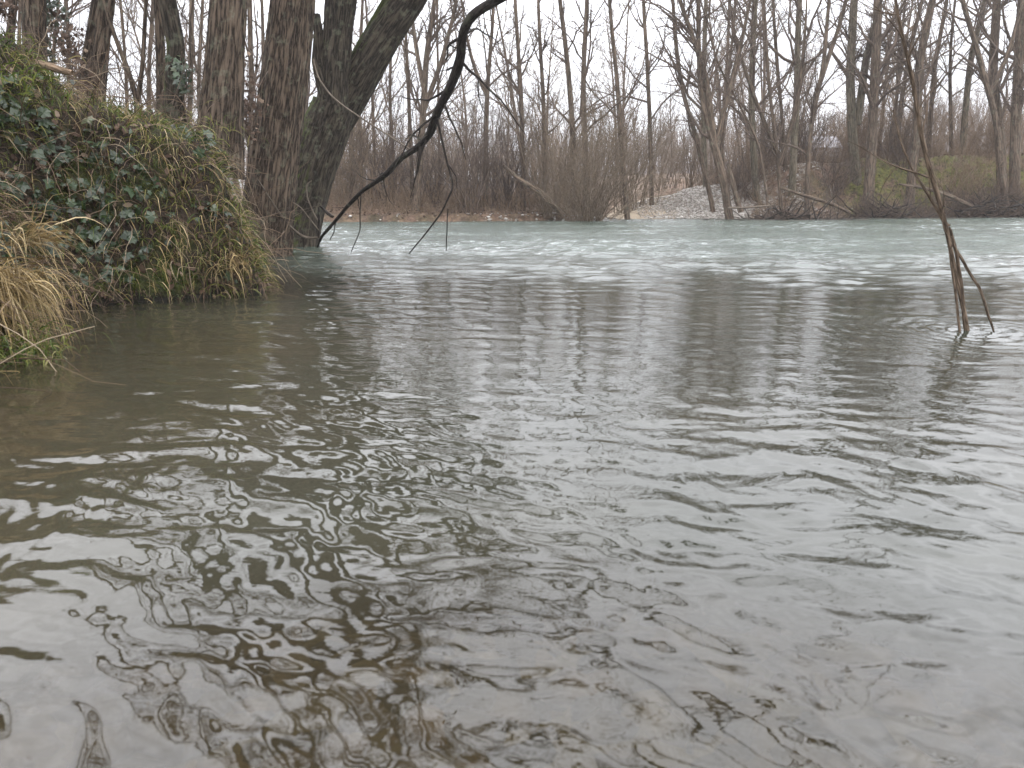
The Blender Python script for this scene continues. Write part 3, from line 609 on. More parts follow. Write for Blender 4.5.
P1, R1 = children(P, R, 6, .2, 1, (15, 55), .35, .7, 5, .14, .04, .0055); b.tube(P1, R1, 3); P2, R2 = children(P1, R1, 3, .2, 1, (15, 55), .5, .8, 4, .14, .02, .0045); b.tube(P2, R2, 3)
tag(b.build('thicket', M['twig_red']), 'tall tan brown thicket of thin bare stems growing on the far bank', 'thicket', kind='stuff')
# leaf litter flakes
def flakes(S, size, tilt, N=None):
    n = len(S); a = rng.random(n) * 2 * PI; nv = nrm((N if N is not None else np.array([[0, 0, 1.]])) + rng.normal(0, tilt, (n, 3)))
    A = nrm(np.cross(nv, np.stack([np.cos(a), np.sin(a), a * 0 + .1], 1))); B = np.cross(nv, A); s = size * rng.uniform(.5, 1.4, n)[:, None]
    sh = np.array([(-1, 0), (-.3, .55), (.5, .45), (1.1, 0), (.5, -.45), (-.3, -.55)]); V = S[:, None] + A[:, None] * sh[None, :, :1] * s[:, None] + B[:, None] * sh[None, :, 1:] * s[:, None] + nv[:, None] * (np.abs(sh[None, :, 1:]) * .35) * s[:, None]
    Fc = (np.arange(n) * 6)[:, None] + np.arange(6)[None]; return V.reshape(-1, 3), Fc, V.reshape(-1, 3), np.repeat(rng.random(n), 6)
n = 14000; pxs = rng.uniform(240, 1090, n); X0 = (pxs - 512) / F * 33; Yd = rng.uniform(.1, 12, n); kp = ~((pxs > 612) & (pxs < 735)); X0 = X0[kp]; Yd = Yd[kp]; Y0 = far_shore(X0) + Yd
tag(Bag().add(*flakes(np.stack([X0, Y0, far_z(X0, Y0) + .02], 1), .05, .6)).build('leaf_litter', M['deadleaf'], None, False), 'brown fallen leaves strewn over the far bank floor', 'leaves', kind='stuff')
# stones
def stones(S, size):
    ico = np.array([(-1, 0, 0), (1, 0, 0), (0, -1, 0), (0, 1, 0), (0, 0, -1), (0, 0, 1), (.62, .62, .5), (-.62, .6, .45), (.6, -.62, .5), (-.6, -.62, .5)], float)
    f = np.array([(5, 6, 7), (5, 7, 9), (5, 9, 8), (5, 8, 6), (6, 3, 7), (7, 0, 9), (9, 2, 8), (8, 1, 6), (1, 3, 6), (3, 0, 7), (0, 2, 9), (2, 1, 8), (1, 4, 3), (3, 4, 0), (0, 4, 2), (2, 4, 1)])
    n = len(S); s = np.minimum(size * np.exp(rng.normal(0, .4, n)), size * 2); a = rng.random(n) * 6.28; V = ico[None] * (1 + rng.normal(0, .12, (n, 10, 1))) * (s[:, None, None] * np.array([1, .8, .5]))
    ca, sa = np.cos(a)[:, None], np.sin(a)[:, None]; V = np.stack([V[..., 0] * ca - V[..., 1] * sa, V[..., 0] * sa + V[..., 1] * ca, V[..., 2]], -1) + S[:, None]
    Fc = ((np.arange(n) * 10)[:, None, None] + f[None]).reshape(-1, 3); return V.reshape(-1, 3), Fc, V.reshape(-1, 3), np.repeat(rng.random(n), 10)
n = 16000; pxs = rng.uniform(648, 850, n); X0 = (pxs - 512) / F * 31.5; Yd = rng.uniform(-.3, 5, n); kp = (pxs < 738) | ((rng.random(n) < .6) & (fbm(X0 * 1.2, Yd * 1.2) > .47)); kp &= (pxs > 685) | (rng.random(n) < (pxs - 640) / 45); X0 = X0[kp]; Yd = Yd[kp]; Y0 = far_shore(X0) + Yd
tag(Bag().add(*stones(np.stack([X0, Y0, far_z(X0, Y0) + .01], 1), .03)).build('gravel_stones', M['stone']), 'grey white gravel covering the sloping spit on the far bank', 'gravel', kind='stuff')
n = 260; pxs = np.concatenate([rng.uniform(480, 620, 110), rng.uniform(330, 1060, 150)]); X0 = (pxs - 512) / F * 30.5; Y0 = far_shore(X0) + rng.uniform(-.15, .4, n)
tag(Bag().add(*stones(np.stack([X0, Y0, far_z(X0, Y0) + .02], 1), .055)).build('shore_stones', M['stone']), 'pale stones and washed debris along the far waterline', 'stones', kind='stuff')
# pale building
def boxv(x0, x1, y0, y1, z0, z1):
    V = np.array([(x, y, z) for z in (z0, z1) for y in (y0, y1) for x in (x0, x1)], float); Fc = np.array([(0, 1, 3, 2)[::-1], (4, 5, 7, 6), (0, 1, 5, 4), (2, 3, 7, 6)[::-1], (0, 2, 6, 4)[::-1], (1, 3, 7, 5)]); return V, Fc
Yb = 92.; a0 = at(808, 152, Yb); a1 = at(848, 138, Yb); gz = 3.5
root = empty('distant_building', (a0[0], Yb, gz), 'low pale building glimpsed between the trunks above the right bank', 'building')
xx0, xx1 = a0[0], a1[0]; Bag().add(*boxv(xx0, xx1, Yb, Yb + 8, gz - 2, a1[2] - 1.0)).build('wall', M['wall'], root, False)
zt = a1[2] - 1.0; V = np.array([(xx0 - .4, Yb - .4, zt - .05), (xx1 + .4, Yb - .4, zt - .05), (xx1 + .4, Yb + 8.4, zt - .05), (xx0 - .4, Yb + 8.4, zt - .05), (xx0 - .4, Yb + 4, zt + 1.5), (xx1 + .4, Yb + 4, zt + 1.5)])
Bag().add(V, np.array([(0, 1, 5, 4), (2, 3, 4, 5), (3, 2, 1, 0)])).add(V[[0, 4, 3, 1, 2, 5]], np.array([(0, 1, 2), (3, 4, 5)])).build('roof', M['roof'], root, False)
for k in range(3):
    wx = xx0 + (k + .5) / 3 * (xx1 - xx0); Bag().add(*boxv(wx - .5, wx + .5, Yb - .06, Yb + .02, zt - 2.2, zt - 1.0)).build('window', M['dark'], root, False)

# ============================================================ LEFT BANK TREES (near, detailed)
def bigtube(pts, rd, K, sides, ridge, seed, flare=0.0, nr_=4.6):
    P, R = resample(pts, rd, K, 0); n1 = np.random.default_rng(seed); T = nrm(np.gradient(P, axis=0)); A = nrm(np.cross(T, np.broadcast_to([.1, 1., 0], T.shape))); B = np.cross(T, A)
    th = np.arange(sides) * 2 * PI / sides; L = np.concatenate([[0], np.cumsum(np.linalg.norm(np.diff(P, axis=0), axis=1))])
    TH, LL = np.meshgrid(th, L); o = n1.random() * 90
    # furrows: noise on a cylinder, stretched along the stem
    cx = np.cos(TH + .25 * (fbm(LL * 2 + o, TH * 0, 3) - .5)); cy = np.sin(TH + .25 * (fbm(LL * 2 + o, TH * 0, 3) - .5))
    q = R[:, None] / .25
    rn = fbm(cx * nr_ * q + o + 40, LL * 1.5 + cy * nr_ * q, 4); rn2 = fbm(cx * nr_ * q - cy * nr_ * q + 90 + o, LL * 1.3 + o, 4)
    rr = np.abs(rn - .5) * np.abs(rn2 - .5) ; rr = np.clip(np.minimum(np.abs(rn - .5), np.abs(rn2 - .5)) * 9, 0, 1)
    lob = fbm(cx * 1.3 + o + 20, cy * 1.3 + LL * .7 + 20, 3) - .5
    rad_ = R[:, None] * (1 + lob * .12) + ridge * (rr - .6)
    if flare: rad_ = rad_ * (1 + flare * np.exp(-LL / .7) * (.6 + .6 * np.sin(TH * 4 + o)))
    V = P[:, None] + (A[:, None] * np.cos(TH)[..., None] + B[:, None] * np.sin(TH)[..., None]) * rad_[..., None]
    k = (np.arange(K - 1) * sides)[:, None]; s = np.arange(sides)[None]; s2 = (s + 1) % sides
    Fc = np.stack([k + s, k + s2, k + sides + s2, k + sides + s], -1).reshape(-1, 4)
    bc = np.stack([np.cos(TH) * R[:, None] + o, np.sin(TH) * R[:, None], LL], -1)
    return V.reshape(-1, 3), Fc, bc.reshape(-1, 3), np.zeros(V.shape[0] * sides), P, R
def bigtree(name, stems, label, mat='bark_big', tw='twig', ridge=.012, top=9, n=(8, 6, 5), t0=.5, n4=0, minr=.004, K=260, sides=90, len1=.35, cat='tree', group=None, flare=0, lead_mat=None, crown_on=None):
    """stems: list of (part, [(px,py,w,Y)...], extend, moss)"""
    pb = stems[0][1][0]; root = empty(name, tuple(at(pb[0], pb[1], pb[3])), label, cat, group); cb = Bag(); any_c = False
    for si, (part, px, ext, mossy) in enumerate(stems):
        pts = [at(x, y, Y) for x, y, w_, Y in px]; rd = [w_ / 2 * scale_at(x, y, Y) for x, y, w_, Y in px]
        if ext:
            d = nrm(pts[-1] - pts[-2]); p = pts[-1].copy(); r = rd[-1]; L = ext - p[2]
            for k in range(4): d = nrm(d + rng.normal(0, .05, 3) + [0, 0, .08]); p = p + d * L / 4; pts.append(p.copy()); rd.append(r * (1 - (k + 1) / 4 * .8))
        V, Fc, bc, rd_, P, R = bigtube(pts, rd, K if ext or si == 0 else 120, sides, ridge, 31 + si + len(C.objects), flare if si == 0 else 0)
        ms = np.full(len(V), mossy[0], float) if not callable(mossy[0]) else mossy[0](V)
        mesh_obj(part, V, Fc, M[mat], root, True, {'barkco': bc, 'mossy': ms})
        if ext:
            tt = t0; c = crown(P[None][:, ::max(1, len(P) // 40)], R[None][:, ::max(1, len(P) // 40)], n[0], n[1], n[2], tt, len1, n4=n4, minr=minr, ang=(30, 70))
            c.build('branches', M[tw], root)
    return root
LG = 'trees on the left bank'
bigtree('bare_tree', [('trunk', [(5, 100, 9, 11), (8, 55, 8, 11), (14, 0, 7, 11)], 7, (0,))], 'thin pale trunk at the far left edge of the bank', ridge=.004, group=LG, K=120, sides=24, n=(8, 5, 5), t0=.25)
bigtree('poplar_tree', [('trunk', [(37, 130, 26, 9), (35, 60, 22, 9), (34, 0, 21, 9)], 9, (0,))], 'straight upright brown trunk near the left edge, in front of evergreen ivy', ridge=.008, group=LG)
bigtree('bare_tree', [('trunk', [(80, 140, 13, 10), (83, 90, 11, 10), (88, 55, 10, 10), (97, 0, 9, 10)], 8, (0,))], 'thin dark trunk leaning right directly beside the twin thicker one', ridge=.005, group=LG, K=160, sides=40)
bigtree('poplar_tree', [('trunk', [(93, 150, 17, 9.2), (96, 110, 16, 9.2), (101, 50, 15, 9.2), (107, 0, 15, 9.2)], 9, (0,))], 'medium grey trunk leaning right above the ivy bank, thicker of the close pair', ridge=.008, group=LG)
bigtree('bare_tree', [('trunk', [(138, 135, 6, 9), (137, 100, 5.5, 9), (128, 70, 5, 9), (113, 32, 4, 9), (104, 0, 3.5, 9)], 6, (0,)), ('fork_stem', [(138, 103, 5, 9), (143, 60, 4, 9), (146, 0, 4, 9)], 6, (0,))], 'slim young tree forking in a V between the leaning pair and the mossy trunk', ridge=.002, group=LG, K=100, sides=16, t0=.2)
bigtree('bare_tree', [('trunk', [(161, 150, 11, 10.5), (162, 110, 10, 10.5), (161, 60, 9, 10.5), (158, 0, 8, 10.5)], 8, (0,))], 'slim pale trunk directly behind the left side of the mossy trunk', ridge=.004, group=LG, K=160, sides=40)
bigtree('mossy_tree', [('trunk', [(178, 160, 22, 8.6), (176, 120, 19, 8.6), (173, 80, 17, 8.6), (177, 50, 17, 8.6), (172, 25, 17, 8.6), (167, 0, 17, 8.6)], 9, (.02,))], 'dark mossy crooked trunk rising from the middle of the ivy bank', 'bark_mossy', ridge=.008, group=LG)
bigtree('poplar_tree', [('trunk', [(217, 175, 46, 8.6), (221, 130, 40, 8.6), (225, 70, 36, 8.6), (229, 0, 34, 8.6)], 10, (0,))], 'broad straight furrowed trunk on the ivy bank between the mossy trunk and the widest trunk', ridge=.017, group=LG, flare=.14, n=(20, 8, 7), n4=3, len1=.5, t0=.5)
bigtree('poplar_tree', [('trunk', [(261, 262, 56, 11), (268, 215, 50, 11), (277, 140, 47, 11), (286, 70, 45, 11), (293, 0, 43, 11)], 11, (0,))], 'widest deeply furrowed trunk, rising left of the forked mossy willow', ridge=.022, group=LG, flare=.14, sides=130, n=(22, 8, 7), n4=3, len1=.5, t0=.45)
def base_moss(V): return .3 * sstep(2.2, .5, V[:, 2])
bigtree('willow_tree', [
    ('trunk', [(290, 262, 54, 13.4), (295, 236, 47, 13.4), (302, 205, 45, 13.4), (313, 165, 46, 13.4), (327, 125, 46, 13.4), (334, 105, 42, 13.4)], 0, (base_moss,)),
    ('stem', [(326, 165, 6, 13.4), (329, 140, 26, 13.3), (332, 118, 31, 13.3), (334, 75, 30, 13.3), (338, 30, 29, 13.3), (341, 0, 30, 13.3)], 9, (-.12,)),
    ('stem', [(316, 165, 6, 13.5), (328, 135, 32, 13.6), (342, 108, 36, 13.6), (362, 72, 36, 13.6), (384, 36, 32, 13.6), (411, -4, 31, 13.6)], 10, (-.05,)),
    ('stem', [(322, 150, 5, 13.6), (335, 118, 20, 13.7), (350, 82, 22, 13.8), (366, 48, 19, 13.8), (386, 12, 17, 13.8), (396, -8, 16, 13.8)], 8, (.22,)),
    ('broken_stem', [(332, 108, 16, 13.2), (324, 88, 13, 13.2), (318, 62, 12, 13.2), (319, 35, 9, 13.2), (316, 14, 7, 13.2)], 0, (.0,))],
    'leaning forked willow with mossy base standing beyond the tip of the left bank', 'bark_mossy', ridge=.02, group=LG, flare=.25, n=(18, 8, 7), K=200, sides=110, len1=.5, n4=3)
# more thin trees behind the left bank
LT = [([(50, 140, 4), (52, 60, 4), (60, 0, 3)], 16), ([(66, 140, 5), (70, 60, 4), (66, 0, 4)], 18), ([(128, 140, 4), (126, 60, 3), (121, 0, 3)], 20), ([(150, 150, 5), (148, 80, 4), (153, 0, 4)], 22), ([(188, 160, 6), (190, 80, 5), (192, 0, 5)], 19), ([(202, 160, 4), (198, 80, 4), (203, 0, 3)], 24), ([(250, 180, 6), (252, 90, 5), (250, 0, 5)], 20), ([(258, 170, 4), (264, 90, 4), (262, 0, 3)], 24), ([(24, 130, 4), (18, 60, 4), (20, 0, 3)], 20), ([(308, 200, 4), (306, 90, 4), (312, 0, 3)], 30), ([(350, 200, 5), (352, 90, 4), (348, 0, 4)], 34), ([(362, 200, 4), (358, 90, 4), (363, 0, 3)], 37)]
for px, Y in LT:
    tree('slender_tree', px, Y, 'slender bare tree in the thicket behind the left bank trunks', 'tree', 'slender trees behind the left bank', 'bark_far', 'twig', top=9, n=(14, 6, 5), t0=.15, minr=.005, base_drop=2.0, len1=.36)
# ============================================================ OVERHANGING BRANCH
def ptube(px, K=60, wob=0.0):
    pts = [at(x, y, Y) for x, y, w_, Y in px]; rd = [w_ * .43 * scale_at(x, y, Y) for x, y, w_, Y in px]; return resample(pts, rd, K, wob)
root = empty('overhanging_branch', tuple(at(500, 0, 7.0)), 'dark bare branch curving down from above to dip its tip in the river', 'branch')
main = [(760, -330, 18, 5.2), (660, -150, 16, 6.0), (560, -40, 13, 6.8), (500, -2, 11, 7.2), (472, 14, 11, 7.4), (462, 34, 11, 7.6), (461, 58, 11, 7.8), (452, 84, 10.5, 8), (437, 112, 9.5, 8.3), (430, 134, 8.5, 8.6), (420, 146, 7.5, 8.9), (402, 157, 6.5, 9.2), (388, 173, 6, 9.6), (376, 182, 5, 9.9), (362, 191, 4.5, 10.2), (346, 208, 4, 10.6), (333, 224, 3.4, 10.9), (320, 238, 3, 11.2), (318, 247, 2, 11.4)]
P, R = ptube(main, 110, .004)
nz = np.random.default_rng(9); kn = np.exp(-((np.arange(110)[:, None] - nz.integers(25, 110, 12)[None]) / 1.5) ** 2).sum(1) * .12; Rb = R * (1 + kn); Bag().tube(P, Rb, 14).build('limb', M['bark_dark'], root)
def twig(px, mat='bark_dark', K=26, wob=.004, side=0):
    P_, R_ = ptube(px, K, wob); b = Bag().tube(P_, R_, 6)
    if side: P1, R1 = children(P_[None], R_[None], side, .1, .9, (25, 70), .22, .6, 6, .15, 0, .0015); b.tube(P1, R1, 4)
    return b.build('twig', M[mat], root)
twig([(437, 118, 3, 8.3), (443, 145, 2.8, 8.3), (449, 170, 2.6, 8.3), (455, 188, 2.6, 8.3), (447, 198, 2.4, 8.3), (444, 210, 2.2, 8.4), (427, 232, 1.8, 8.5), (409, 254, 1.4, 8.7)], side=4)
twig([(448, 209, 1.7, 8.4), (447, 230, 1.5, 8.4), (446, 251, 1.2, 8.4)])
twig([(361, 192, 1.6, 10.2), (360, 215, 1.5, 10.2), (360, 231, 1.3, 10.2), (351, 252, 1.1, 10.2)])
twig([(336, 220, 1.6, 10.9), (334, 232, 1.3, 10.9), (330, 240, 1.1, 10.9)], side=2)
twig([(411, 150, 2.0, 9.2), (400, 143, 2, 9.3), (372, 125, 1.8, 9.6), (345, 107, 1.9, 10), (331, 96, 2, 10.3), (318, 78, 2, 10.6), (313, 60, 1.8, 10.8)], 'twig_tan', side=3)
twig([(320, 237, 3, 11.2), (312, 239, 3, 11.2), (304, 238, 3.4, 11.2), (292, 229, 3, 11), (280, 214, 2.6, 10.7), (268, 196, 2.2, 10.4), (257, 178, 1.6, 10)], 'twig_tan', side=3)
twig([(319, 238, 3.2, 11.2), (319, 222, 3, 11.2), (319, 207, 2.6, 11.2)], side=1)
twig([(333, 217, 3.4, 10.9), (327, 213, 3.4, 11), (321, 206, 2.8, 11.1)])
twig([(304, 238, 2.6, 11.2), (304, 248, 2, 11.2)])
twig([(319, 222, 2, 11.2), (312, 210, 1.9, 11.2), (307, 196, 1.8, 11.2), (306, 184, 1.7, 11.2), (312, 181, 1.4, 11.2)], 'twig_tan', side=3)
twig([(320, 232, 1.5, 11.2), (300, 206, 1.4, 11.0), (288, 200, 1.2, 10.9), (272, 212, 1.1, 10.7)], 'twig_tan', side=2)
# side limbs of the overhanging branch above the frame (seen only mirrored in the water)
ub = Bag(); Pu = P[None, :28:3]; Ru = R[None, :28:3]; 
def out_of_frame(P_, R_):
    q_ = P_ - CAM; dp = q_ @ f0; py_ = 384 - F * (q_ @ UV) / np.maximum(dp, .05); px_ = 512 + F * (q_ @ RV) / np.maximum(dp, .05)
    ok = ~((py_ > -25) & (dp > .05) & (px_ > -60) & (px_ < 1084)).any(1); return P_[ok], R_[ok]
P1, R1 = out_of_frame(*children(Pu, Ru, 14, .0, .9, (30, 80), .8, .45, 10, .16, .06, .006)); ub.tube(P1, R1, 6); P2, R2 = out_of_frame(*children(P1, R1, 5, .15, 1, (25, 65), .55, .6, 7, .16, .02, .004)); ub.tube(P2, R2, 4); ub.build('side_limbs', M['bark_dark'], root)
P1, R1 = children(P[None, 40:], R[None, 40:], 16, .05, .95, (35, 80), .13, .35, 8, .18, -.02, .0022); 
for k in range(len(P1)):
    tb = Bag().tube(P1[k], R1[k], 5); P2, R2 = children(P1[k:k + 1], R1[k:k + 1], 2, .2, .9, (30, 60), .5, .7, 5, .16, 0, .0016); tb.tube(P2, R2, 4); tb.build('twig', M['bark_dark'], root)
P3_, R3_ = resample([P[0], (1.75, 4.6, 4.1), (1.9, 3.7, 3.9), (2.15, 3.0, 3.55), (2.3, 2.3, 3.3), (2.2, 1.6, 3.3)], [.055, .05, .042, .035, .025, .012], 40, .02); Bag().tube(P3_, R3_, 10).build('limb', M['bark_dark'], root)
P1, R1 = out_of_frame(*children(P3_[None], R3_[None], 22, .1, 1, (30, 80), .5, .5, 9, .2, .02, .007)); ob = Bag().tube(P1, R1, 5); P2, R2 = out_of_frame(*children(P1, R1, 4, .15, 1, (25, 65), .6, .6, 6, .18, .0, .004)); ob.tube(P2, R2, 4); ob.build('side_limbs', M['bark_dark'], root)
# sapling standing in the water at right
root = empty('drowned_sapling', tuple(ground(967, 332)), 'slanting bare brown sapling standing in the river at the right', 'sapling')
def stempart(name, px, mat='bark_sapling', side=0, K=40):
    P_, R_ = ptube(px, K, .003); b = Bag().tube(P_, R_, 8)
    if side: P1, R1 = children(P_[None], R_[None], side, .35, .95, (25, 60), .22, .5, 7, .14, .02, .0015); b.tube(P1, R1, 4); P2, R2 = children(P1, R1, 2, .2, .9, (25, 60), .4, .6, 5, .14, .0, .001); b.tube(P2, R2, 3)
    return b.build(name, M[mat], root)
Yd = ground(967, 332)[1]
stempart('stem', [(969, 345, 5, Yd), (967, 330, 4.8, Yd), (960, 295, 4.6, Yd), (952, 255, 4.8, Yd), (946, 225, 5, Yd), (938, 195, 5.6, Yd), (928, 165, 5.4, Yd), (920, 130, 5, Yd), (915, 95, 5, Yd), (908, 60, 4.4, Yd), (900, 25, 3.8, Yd), (894, -10, 3.4, Yd), (882, -90, 2.5, Yd), (868, -160, 1.6, Yd)], side=12)
stempart('stem', [(961, 340, 3, Yd), (956, 300, 3, Yd), (951, 262, 3.2, Yd), (948, 232, 4, Yd), (940, 215, 3.6, Yd), (925, 190, 3, Yd), (912, 170, 2.6, Yd + .1), (900, 140, 2.2, Yd + .1), (893, 110, 1.6, Yd + .2)], side=8)
stempart('stem', [(966, 335, 4, Yd), (962, 290, 4, Yd), (956, 250, 4, Yd), (949, 228, 4, Yd)])
stempart('bent_stem', [(950, 236, 4, Yd), (957, 252, 3.6, Yd), (968, 270, 3.4, Yd), (980, 289, 3.4, Yd), (986, 308, 3, Yd), (992, 326, 2.6, Yd), (995, 336, 1.6, Yd)])
stempart('bent_stem', [(939, 214, 2.6, Yd), (944, 222, 2.8, Yd), (950, 226, 3, Yd)])

# ============================================================ LEFT BANK COVER
TV = NV; q = NF; tri = np.concatenate([q[:, [0, 1, 2]], q[:, [0, 2, 3]]]); A_, B_, C_ = TV[tri[:, 0]], TV[tri[:, 1]], TV[tri[:, 2]]; cr = np.cross(B_ - A_, C_ - A_); ar = np.linalg.norm(cr, axis=1) / 2; tn = nrm(cr); cen = (A_ + B_ + C_) / 3
def sample(n, wt):
    p = ar * wt; p = p / p.sum(); t = rng.choice(len(p), n, p=p); u = rng.random(n); v = rng.random(n); m = u + v > 1; u[m] = 1 - u[m]; v[m] = 1 - v[m]
    return A_[t] + (B_ - A_)[t] * u[:, None] + (C_ - A_)[t] * v[:, None], tn[t]
vis = (cen[:, 2] > -.02) & (cen[:, 1] > 2.2) & (cen[:, 1] < 9.5) & (cen[:, 0] > -7.5)
dd_ = near_d(cen[:, 0], cen[:, 1]); front = vis & (dd_ < 2.2)
pn = fbm(cen[:, 0] * 1.6 + 4, cen[:, 1] * 1.6 + cen[:, 2] * 1.6, 3); pn2 = fbm(cen[:, 0] * 1.3 + 40, cen[:, 1] * 1.3 - cen[:, 2] * 1.5, 3)
def ivy_leaves(S, N, size):
    n = len(S); nv = nrm(N * .55 + np.array([.15, -.35, .45]) + rng.normal(0, .42, (n, 3))); a = rng.random(n) * 2 * PI
    A = nrm(np.cross(nv, np.stack([np.cos(a), np.sin(a), a * 0 + .2], 1))); B = np.cross(nv, A); s = size * (rng.uniform(.5, 1.15, n) ** 1.6)[:, None, None] * 1.2
    sh = np.array([(-.55, 0, 0), (-.75, .45, -.1), (-.25, .5, .0), (-.0, .85, -.2), (.3, .5, .02), (1.0, 0, -.12), (.3, -.5, .02), (-.0, -.85, -.2), (-.25, -.5, .0), (-.75, -.45, -.1)])
    V = S[:, None] + (A[:, None] * sh[None, :, :1] + B[:, None] * sh[None, :, 1:2] + nv[:, None] * sh[None, :, 2:]) * s
    # centre vertex fan
    cv = S[:, None] + nv[:, None] * s * .06; V = np.concatenate([V, cv], 1); k = np.arange(10); f = np.stack([k, (k + 1) % 10, np.full(10, 10)], 1)
    Fc = ((np.arange(n) * 11)[:, None, None] + f[None]).reshape(-1, 3); return V.reshape(-1, 3), Fc, V.reshape(-1, 3), np.repeat(np.clip(rng.normal(.45, .25, n), 0, 1), 11)
wi = front * (sstep(.5, .62, pn) + .08) * (cen[:, 2] > .12)
S, N = sample(2600, wi ** 2.2); S = S + N * rng.uniform(.01, .12, (len(S), 1)); tag(Bag().add(*ivy_leaves(S, N, .043)).build('ivy', M['ivy'], None, False), 'dark green glossy ivy leaves covering the left bank', 'ivy', kind='stuff')
def blades(S, D, L, wd, K=6, wob=.12, grav=.5):
    P = walk(S, D, L, K, wob, .0, grav); n = len(S); Wd = wd * rng.uniform(.6, 1.3, (n, 1)) * np.array([1, 1, .9, .7, .45, .1])[None, :K]; return ribbons(P, Wd, rng.normal(0, 1, (n, 3)))
wg = front * (sstep(.48, .6, pn2) + .25)
S, N = sample(13000, wg ** 1.5); tag(Bag().add(*blades(S, N * .6 + [0.1, -.2, .7] + rng.normal(0, .35, (len(S), 3)), rng.uniform(.06, .24, len(S)), .0032, grav=.9)).build('bank_grass', M['grass'], None), 'short green grass and moss tufts on the left bank', 'grass', kind='stuff')
S, N = sample(6500, front * (1.25 - sstep(.5, .62, pn)) * (sstep(.6, .42, fbm(cen[:, 0] * 2.1 + 11, cen[:, 1] * 2.1 + cen[:, 2] * 2.4, 3)) + .15)); tag(Bag().add(*blades(S, N * .5 + [.25, -.4, .1] + rng.normal(0, .5, (len(S), 3)), rng.uniform(.1, .38, len(S)), .0026, grav=1.0)).build('dry_grass', M['straw'], None), 'dry drooping straw stems scattered over the left bank', 'grass', kind='stuff')
pn3 = fbm(cen[:, 0] * 2.1 + 11, cen[:, 1] * 2.1 + cen[:, 2] * 2.4, 3)
S, N = sample(2600, front * (sstep(.42, .6, pn3) + .12)); tag(Bag().add(*flakes(S + N * .02, .03, .5, N)).build('dead_leaves', M['deadleaf'], None, False), 'curled brown dead leaves caught on the left bank', 'leaves', kind='stuff')
S, N = sample(5200, front * 1.0); P = walk(S, N * .9 + rng.normal(0, .6, (len(S), 3)) + [.1, -.2, 0], rng.uniform(.1, .85, len(S)) ** 1.3, 8, .22, -.06, .25); R = rng.uniform(.0012, .0035, (len(S), 1)) * np.linspace(1, .5, 8)[None]
tag(Bag().tube(P, R, 4).build('bramble_stems', M['stem']), 'tangle of thin brown roots and bramble stems hanging on the left bank', 'brambles', kind='stuff')
# moss cushions / fine green near waterline
# straw tufts
def tuft(name, px, Y, spreadpx, D, n, L, label, mat='straw', wd=.004, grav=.9, seed=1, jit=.42):
    p = at(px[0], px[1], Y); root = empty(name, tuple(p), label, 'grass', 'straw tufts on the left bank')
    S = p + rng.normal(0, 1, (n, 3)) * np.array([spreadpx, .12, spreadpx * .6]); Dv = np.array(D) + rng.normal(0, jit, (n, 3)); P = walk(S, Dv, rng.uniform(.25, 1.15, n) * L, 9, .12, 0, grav)
    Wd = wd * rng.uniform(.5, 1.3, (n, 1)) * np.array([1, 1, 1, .95, .85, .7, .5, .3, .08])[None]; P[..., 2] = np.maximum(P[..., 2], -.02)
    Bag().add(*ribbons(P, Wd, rng.normal(0, 1, (n, 3)) + [0, -2, 1])).build('blades', M[mat], root)
tuft('grass_tuft', (-6, 285), 3.7, .065, (.55, -.15, .22), 760, .42, 'large drooping tuft of golden dry grass hanging over the water at the left edge', wd=.003, grav=1.2)
tuft('grass_tuft', (24, 240), 4.5, .05, (.75, -.1, .5), 110, .42, 'smaller fan of straw pointing up right above the large drooping tuft', wd=.0045, grav=.5)
tuft('grass_tuft', (236, 262), 6.1, .07, (.15, -.3, .3), 130, .32, 'orange brown dry tuft on the water edge at the tip of the left bank', wd=.004, grav=.9)
tuft('grass_tuft', (222, 250), 6.3, .16, (.2, -.4, .55), 160, .3, 'yellow green grass tuft near the tip of the left bank', 'grass', wd=.004, grav=.9)
tuft('grass_tuft', (15, 355), 3.45, .10, (.3, -.3, .5), 260, .2, 'fresh green grass tuft at the waterline below the large dry tuft', 'grass', wd=.003, grav=.9)
tuft('grass_tuft', (208, 135), 7.3, .16, (.0, -.1, .9), 110, .16, 'upright green blades on top of the bank at the foot of the broad trunk', 'grass', wd=.004, grav=.4)
tuft('grass_tuft', (20, 80), 5.2, .14, (.1, -.1, .7), 140, .13, 'bright green grass on the highest point of the left bank', 'grass', wd=.004, grav=.6)
# log on the bank top
def bank_z(px, Y): x = at(px, 200, Y)[0]; return float(near_z(np.array([x]), np.array([float(Y)]))[0])
log('fallen_log', [(30, 62, 5.9, 8), (46, 66, 5.9, 8), (62, 70, 5.9, 7), (74, 74, 5.9, 5)], 'short reddish brown log lying on top of the left bank', 'twig_red', twigs=2, wob=0.004)
# brambles / twigs rising above the bank top
n = 260; pxs = rng.uniform(-10, 262, n); Yv = rng.uniform(6.8, 9.5, n); X0 = (pxs - 512) / F * Yv; S = np.stack([X0, Yv, near_z(X0, Yv)], 1); P = walk(S, rng.normal(0, .3, (n, 3)) + [0, 0, .9], rng.uniform(.3, 1.6, n), 9, .14, .0); R = rng.uniform(.0015, .005, (n, 1)) * np.linspace(1, .4, 9)[None]
b = Bag().tube(P, R, 4); P1, R1 = children(P, R, 4, .2, 1, (25, 70), .4, .7, 6, .18, 0, .0012); b.tube(P1, R1, 3)
tag(b.build('bank_top_twigs', M['twig']), 'thin brown twigs rising along the top of the left bank', 'undergrowth', kind='stuff')
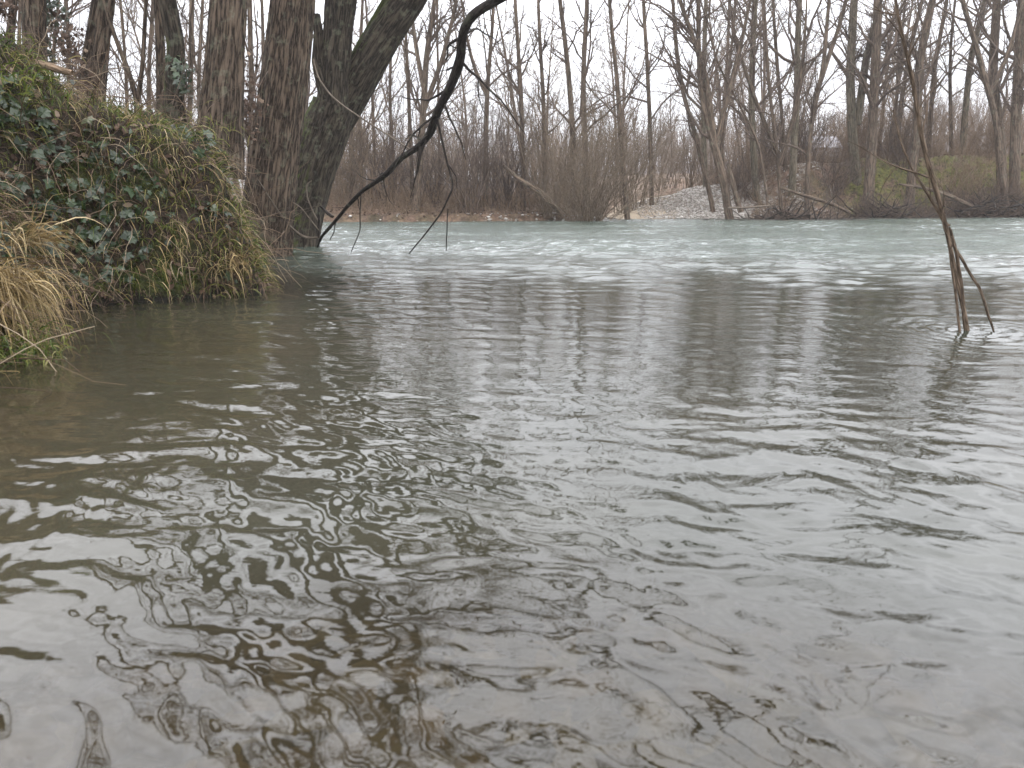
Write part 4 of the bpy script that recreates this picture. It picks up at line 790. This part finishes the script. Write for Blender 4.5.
# ivy clumps on stems behind (dark leafy patches)
def leaf_clump(name, blobs, label, mat='ivy', size=.035, cat='ivy'):
    p0 = at(blobs[0][0], blobs[0][1], blobs[0][2]); root = empty(name, tuple(p0), label, cat); Sx = []
    for x, y, Y, sx_, sz_, n_ in blobs:
        p = at(x, y, Y); m = scale_at(x, y, Y); Sx.append(p + rng.normal(0, 1, (n_, 3)) * np.array([sx_ * m, .12, sz_ * m]))
    S = np.concatenate(Sx); Bag().add(*ivy_leaves(S, np.tile([[0, -.6, .3]], (len(S), 1)), size)).build('leaves', M[mat], root, False)
    b = Bag(); 
    for x, y, Y, sx_, sz_, n_ in blobs:
        p = at(x, y, Y); m = scale_at(x, y, Y); k = 8; Ss = p + np.array([0, 0, -sz_ * m * 1.6]) + rng.normal(0, .03, (k, 3)); b.tube(walk(Ss, rng.normal(0, .25, (k, 3)) + [0, 0, 1], np.full(k, sz_ * m * 3.4), 7, .15, 0), np.full((k, 7), .004), 4)
    b.build('stems', M['twig'], root)
leaf_clump('climbing_ivy', [(48, 25, 9.6, 6, 18, 240), (52, 5, 9.6, 7, 10, 120)], 'dark ivy climbing the right side of the trunk near the left edge')
leaf_clump('climbing_ivy', [(66, 38, 9.4, 5, 8, 120), (68, 55, 9.4, 4, 6, 60)], 'brown withered leaf cluster hanging between the left trunks', 'deadleaf', .03)
leaf_clump('climbing_ivy', [(2, 8, 9, 4, 6, 90)], 'dark leaf cluster in the top left corner', 'deadleaf', .035)
leaf_clump('climbing_ivy', [(86, 85, 9.0, 5, 18, 150)], 'dead leaves clinging to the foot of the close pair of trunks', 'deadleaf', .03)
leaf_clump('debris_tangle', [(248, 95, 10, 6, 16, 130), (247, 120, 10, 5, 10, 80)], 'tangle of dead leaves and sticks wedged between the broad and the widest trunk', 'deadleaf', .03, 'debris')
leaf_clump('climbing_ivy', [(182, 75, 8.5, 4, 10, 90)], 'small dark ivy patch on the right side of the crooked mossy trunk')
# submerged stones near the camera
n = 900; ang_ = rng.uniform(-.65, .65, n); rr_ = rng.uniform(.6, 1.5, n); X0 = np.sin(ang_) * rr_; Y0 = np.cos(ang_) * rr_
tag(Bag().add(*stones(np.stack([X0, Y0, np.minimum(bed_z(X0, Y0), -.07) - .012], 1), .042)).build('submerged_stones', M['wetstone']), 'brown stones lying on the shallow riverbed at the bottom of the photo', 'stones', kind='stuff')
# ============================================================ AIR
m, nt = newmat('haze air'); g = NT(nt); pv = g.n('ShaderNodeVolumePrincipled'); pv.inputs['Color'].default_value = (.95, .94, .97, 1); pv.inputs['Density'].default_value = .0009; pv.inputs['Anisotropy'].default_value = .2
o = g.n('ShaderNodeOutputMaterial'); g.link(pv.outputs[0], o.inputs['Volume'])
V, Fc = boxv(-420, 420, -60, 420, -4, 60); tag(mesh_obj('haze', V, Fc, m, None, False), 'thin pale winter haze filling the air over the river', 'haze', kind='stuff')
sc.cycles.volume_bounces = 0
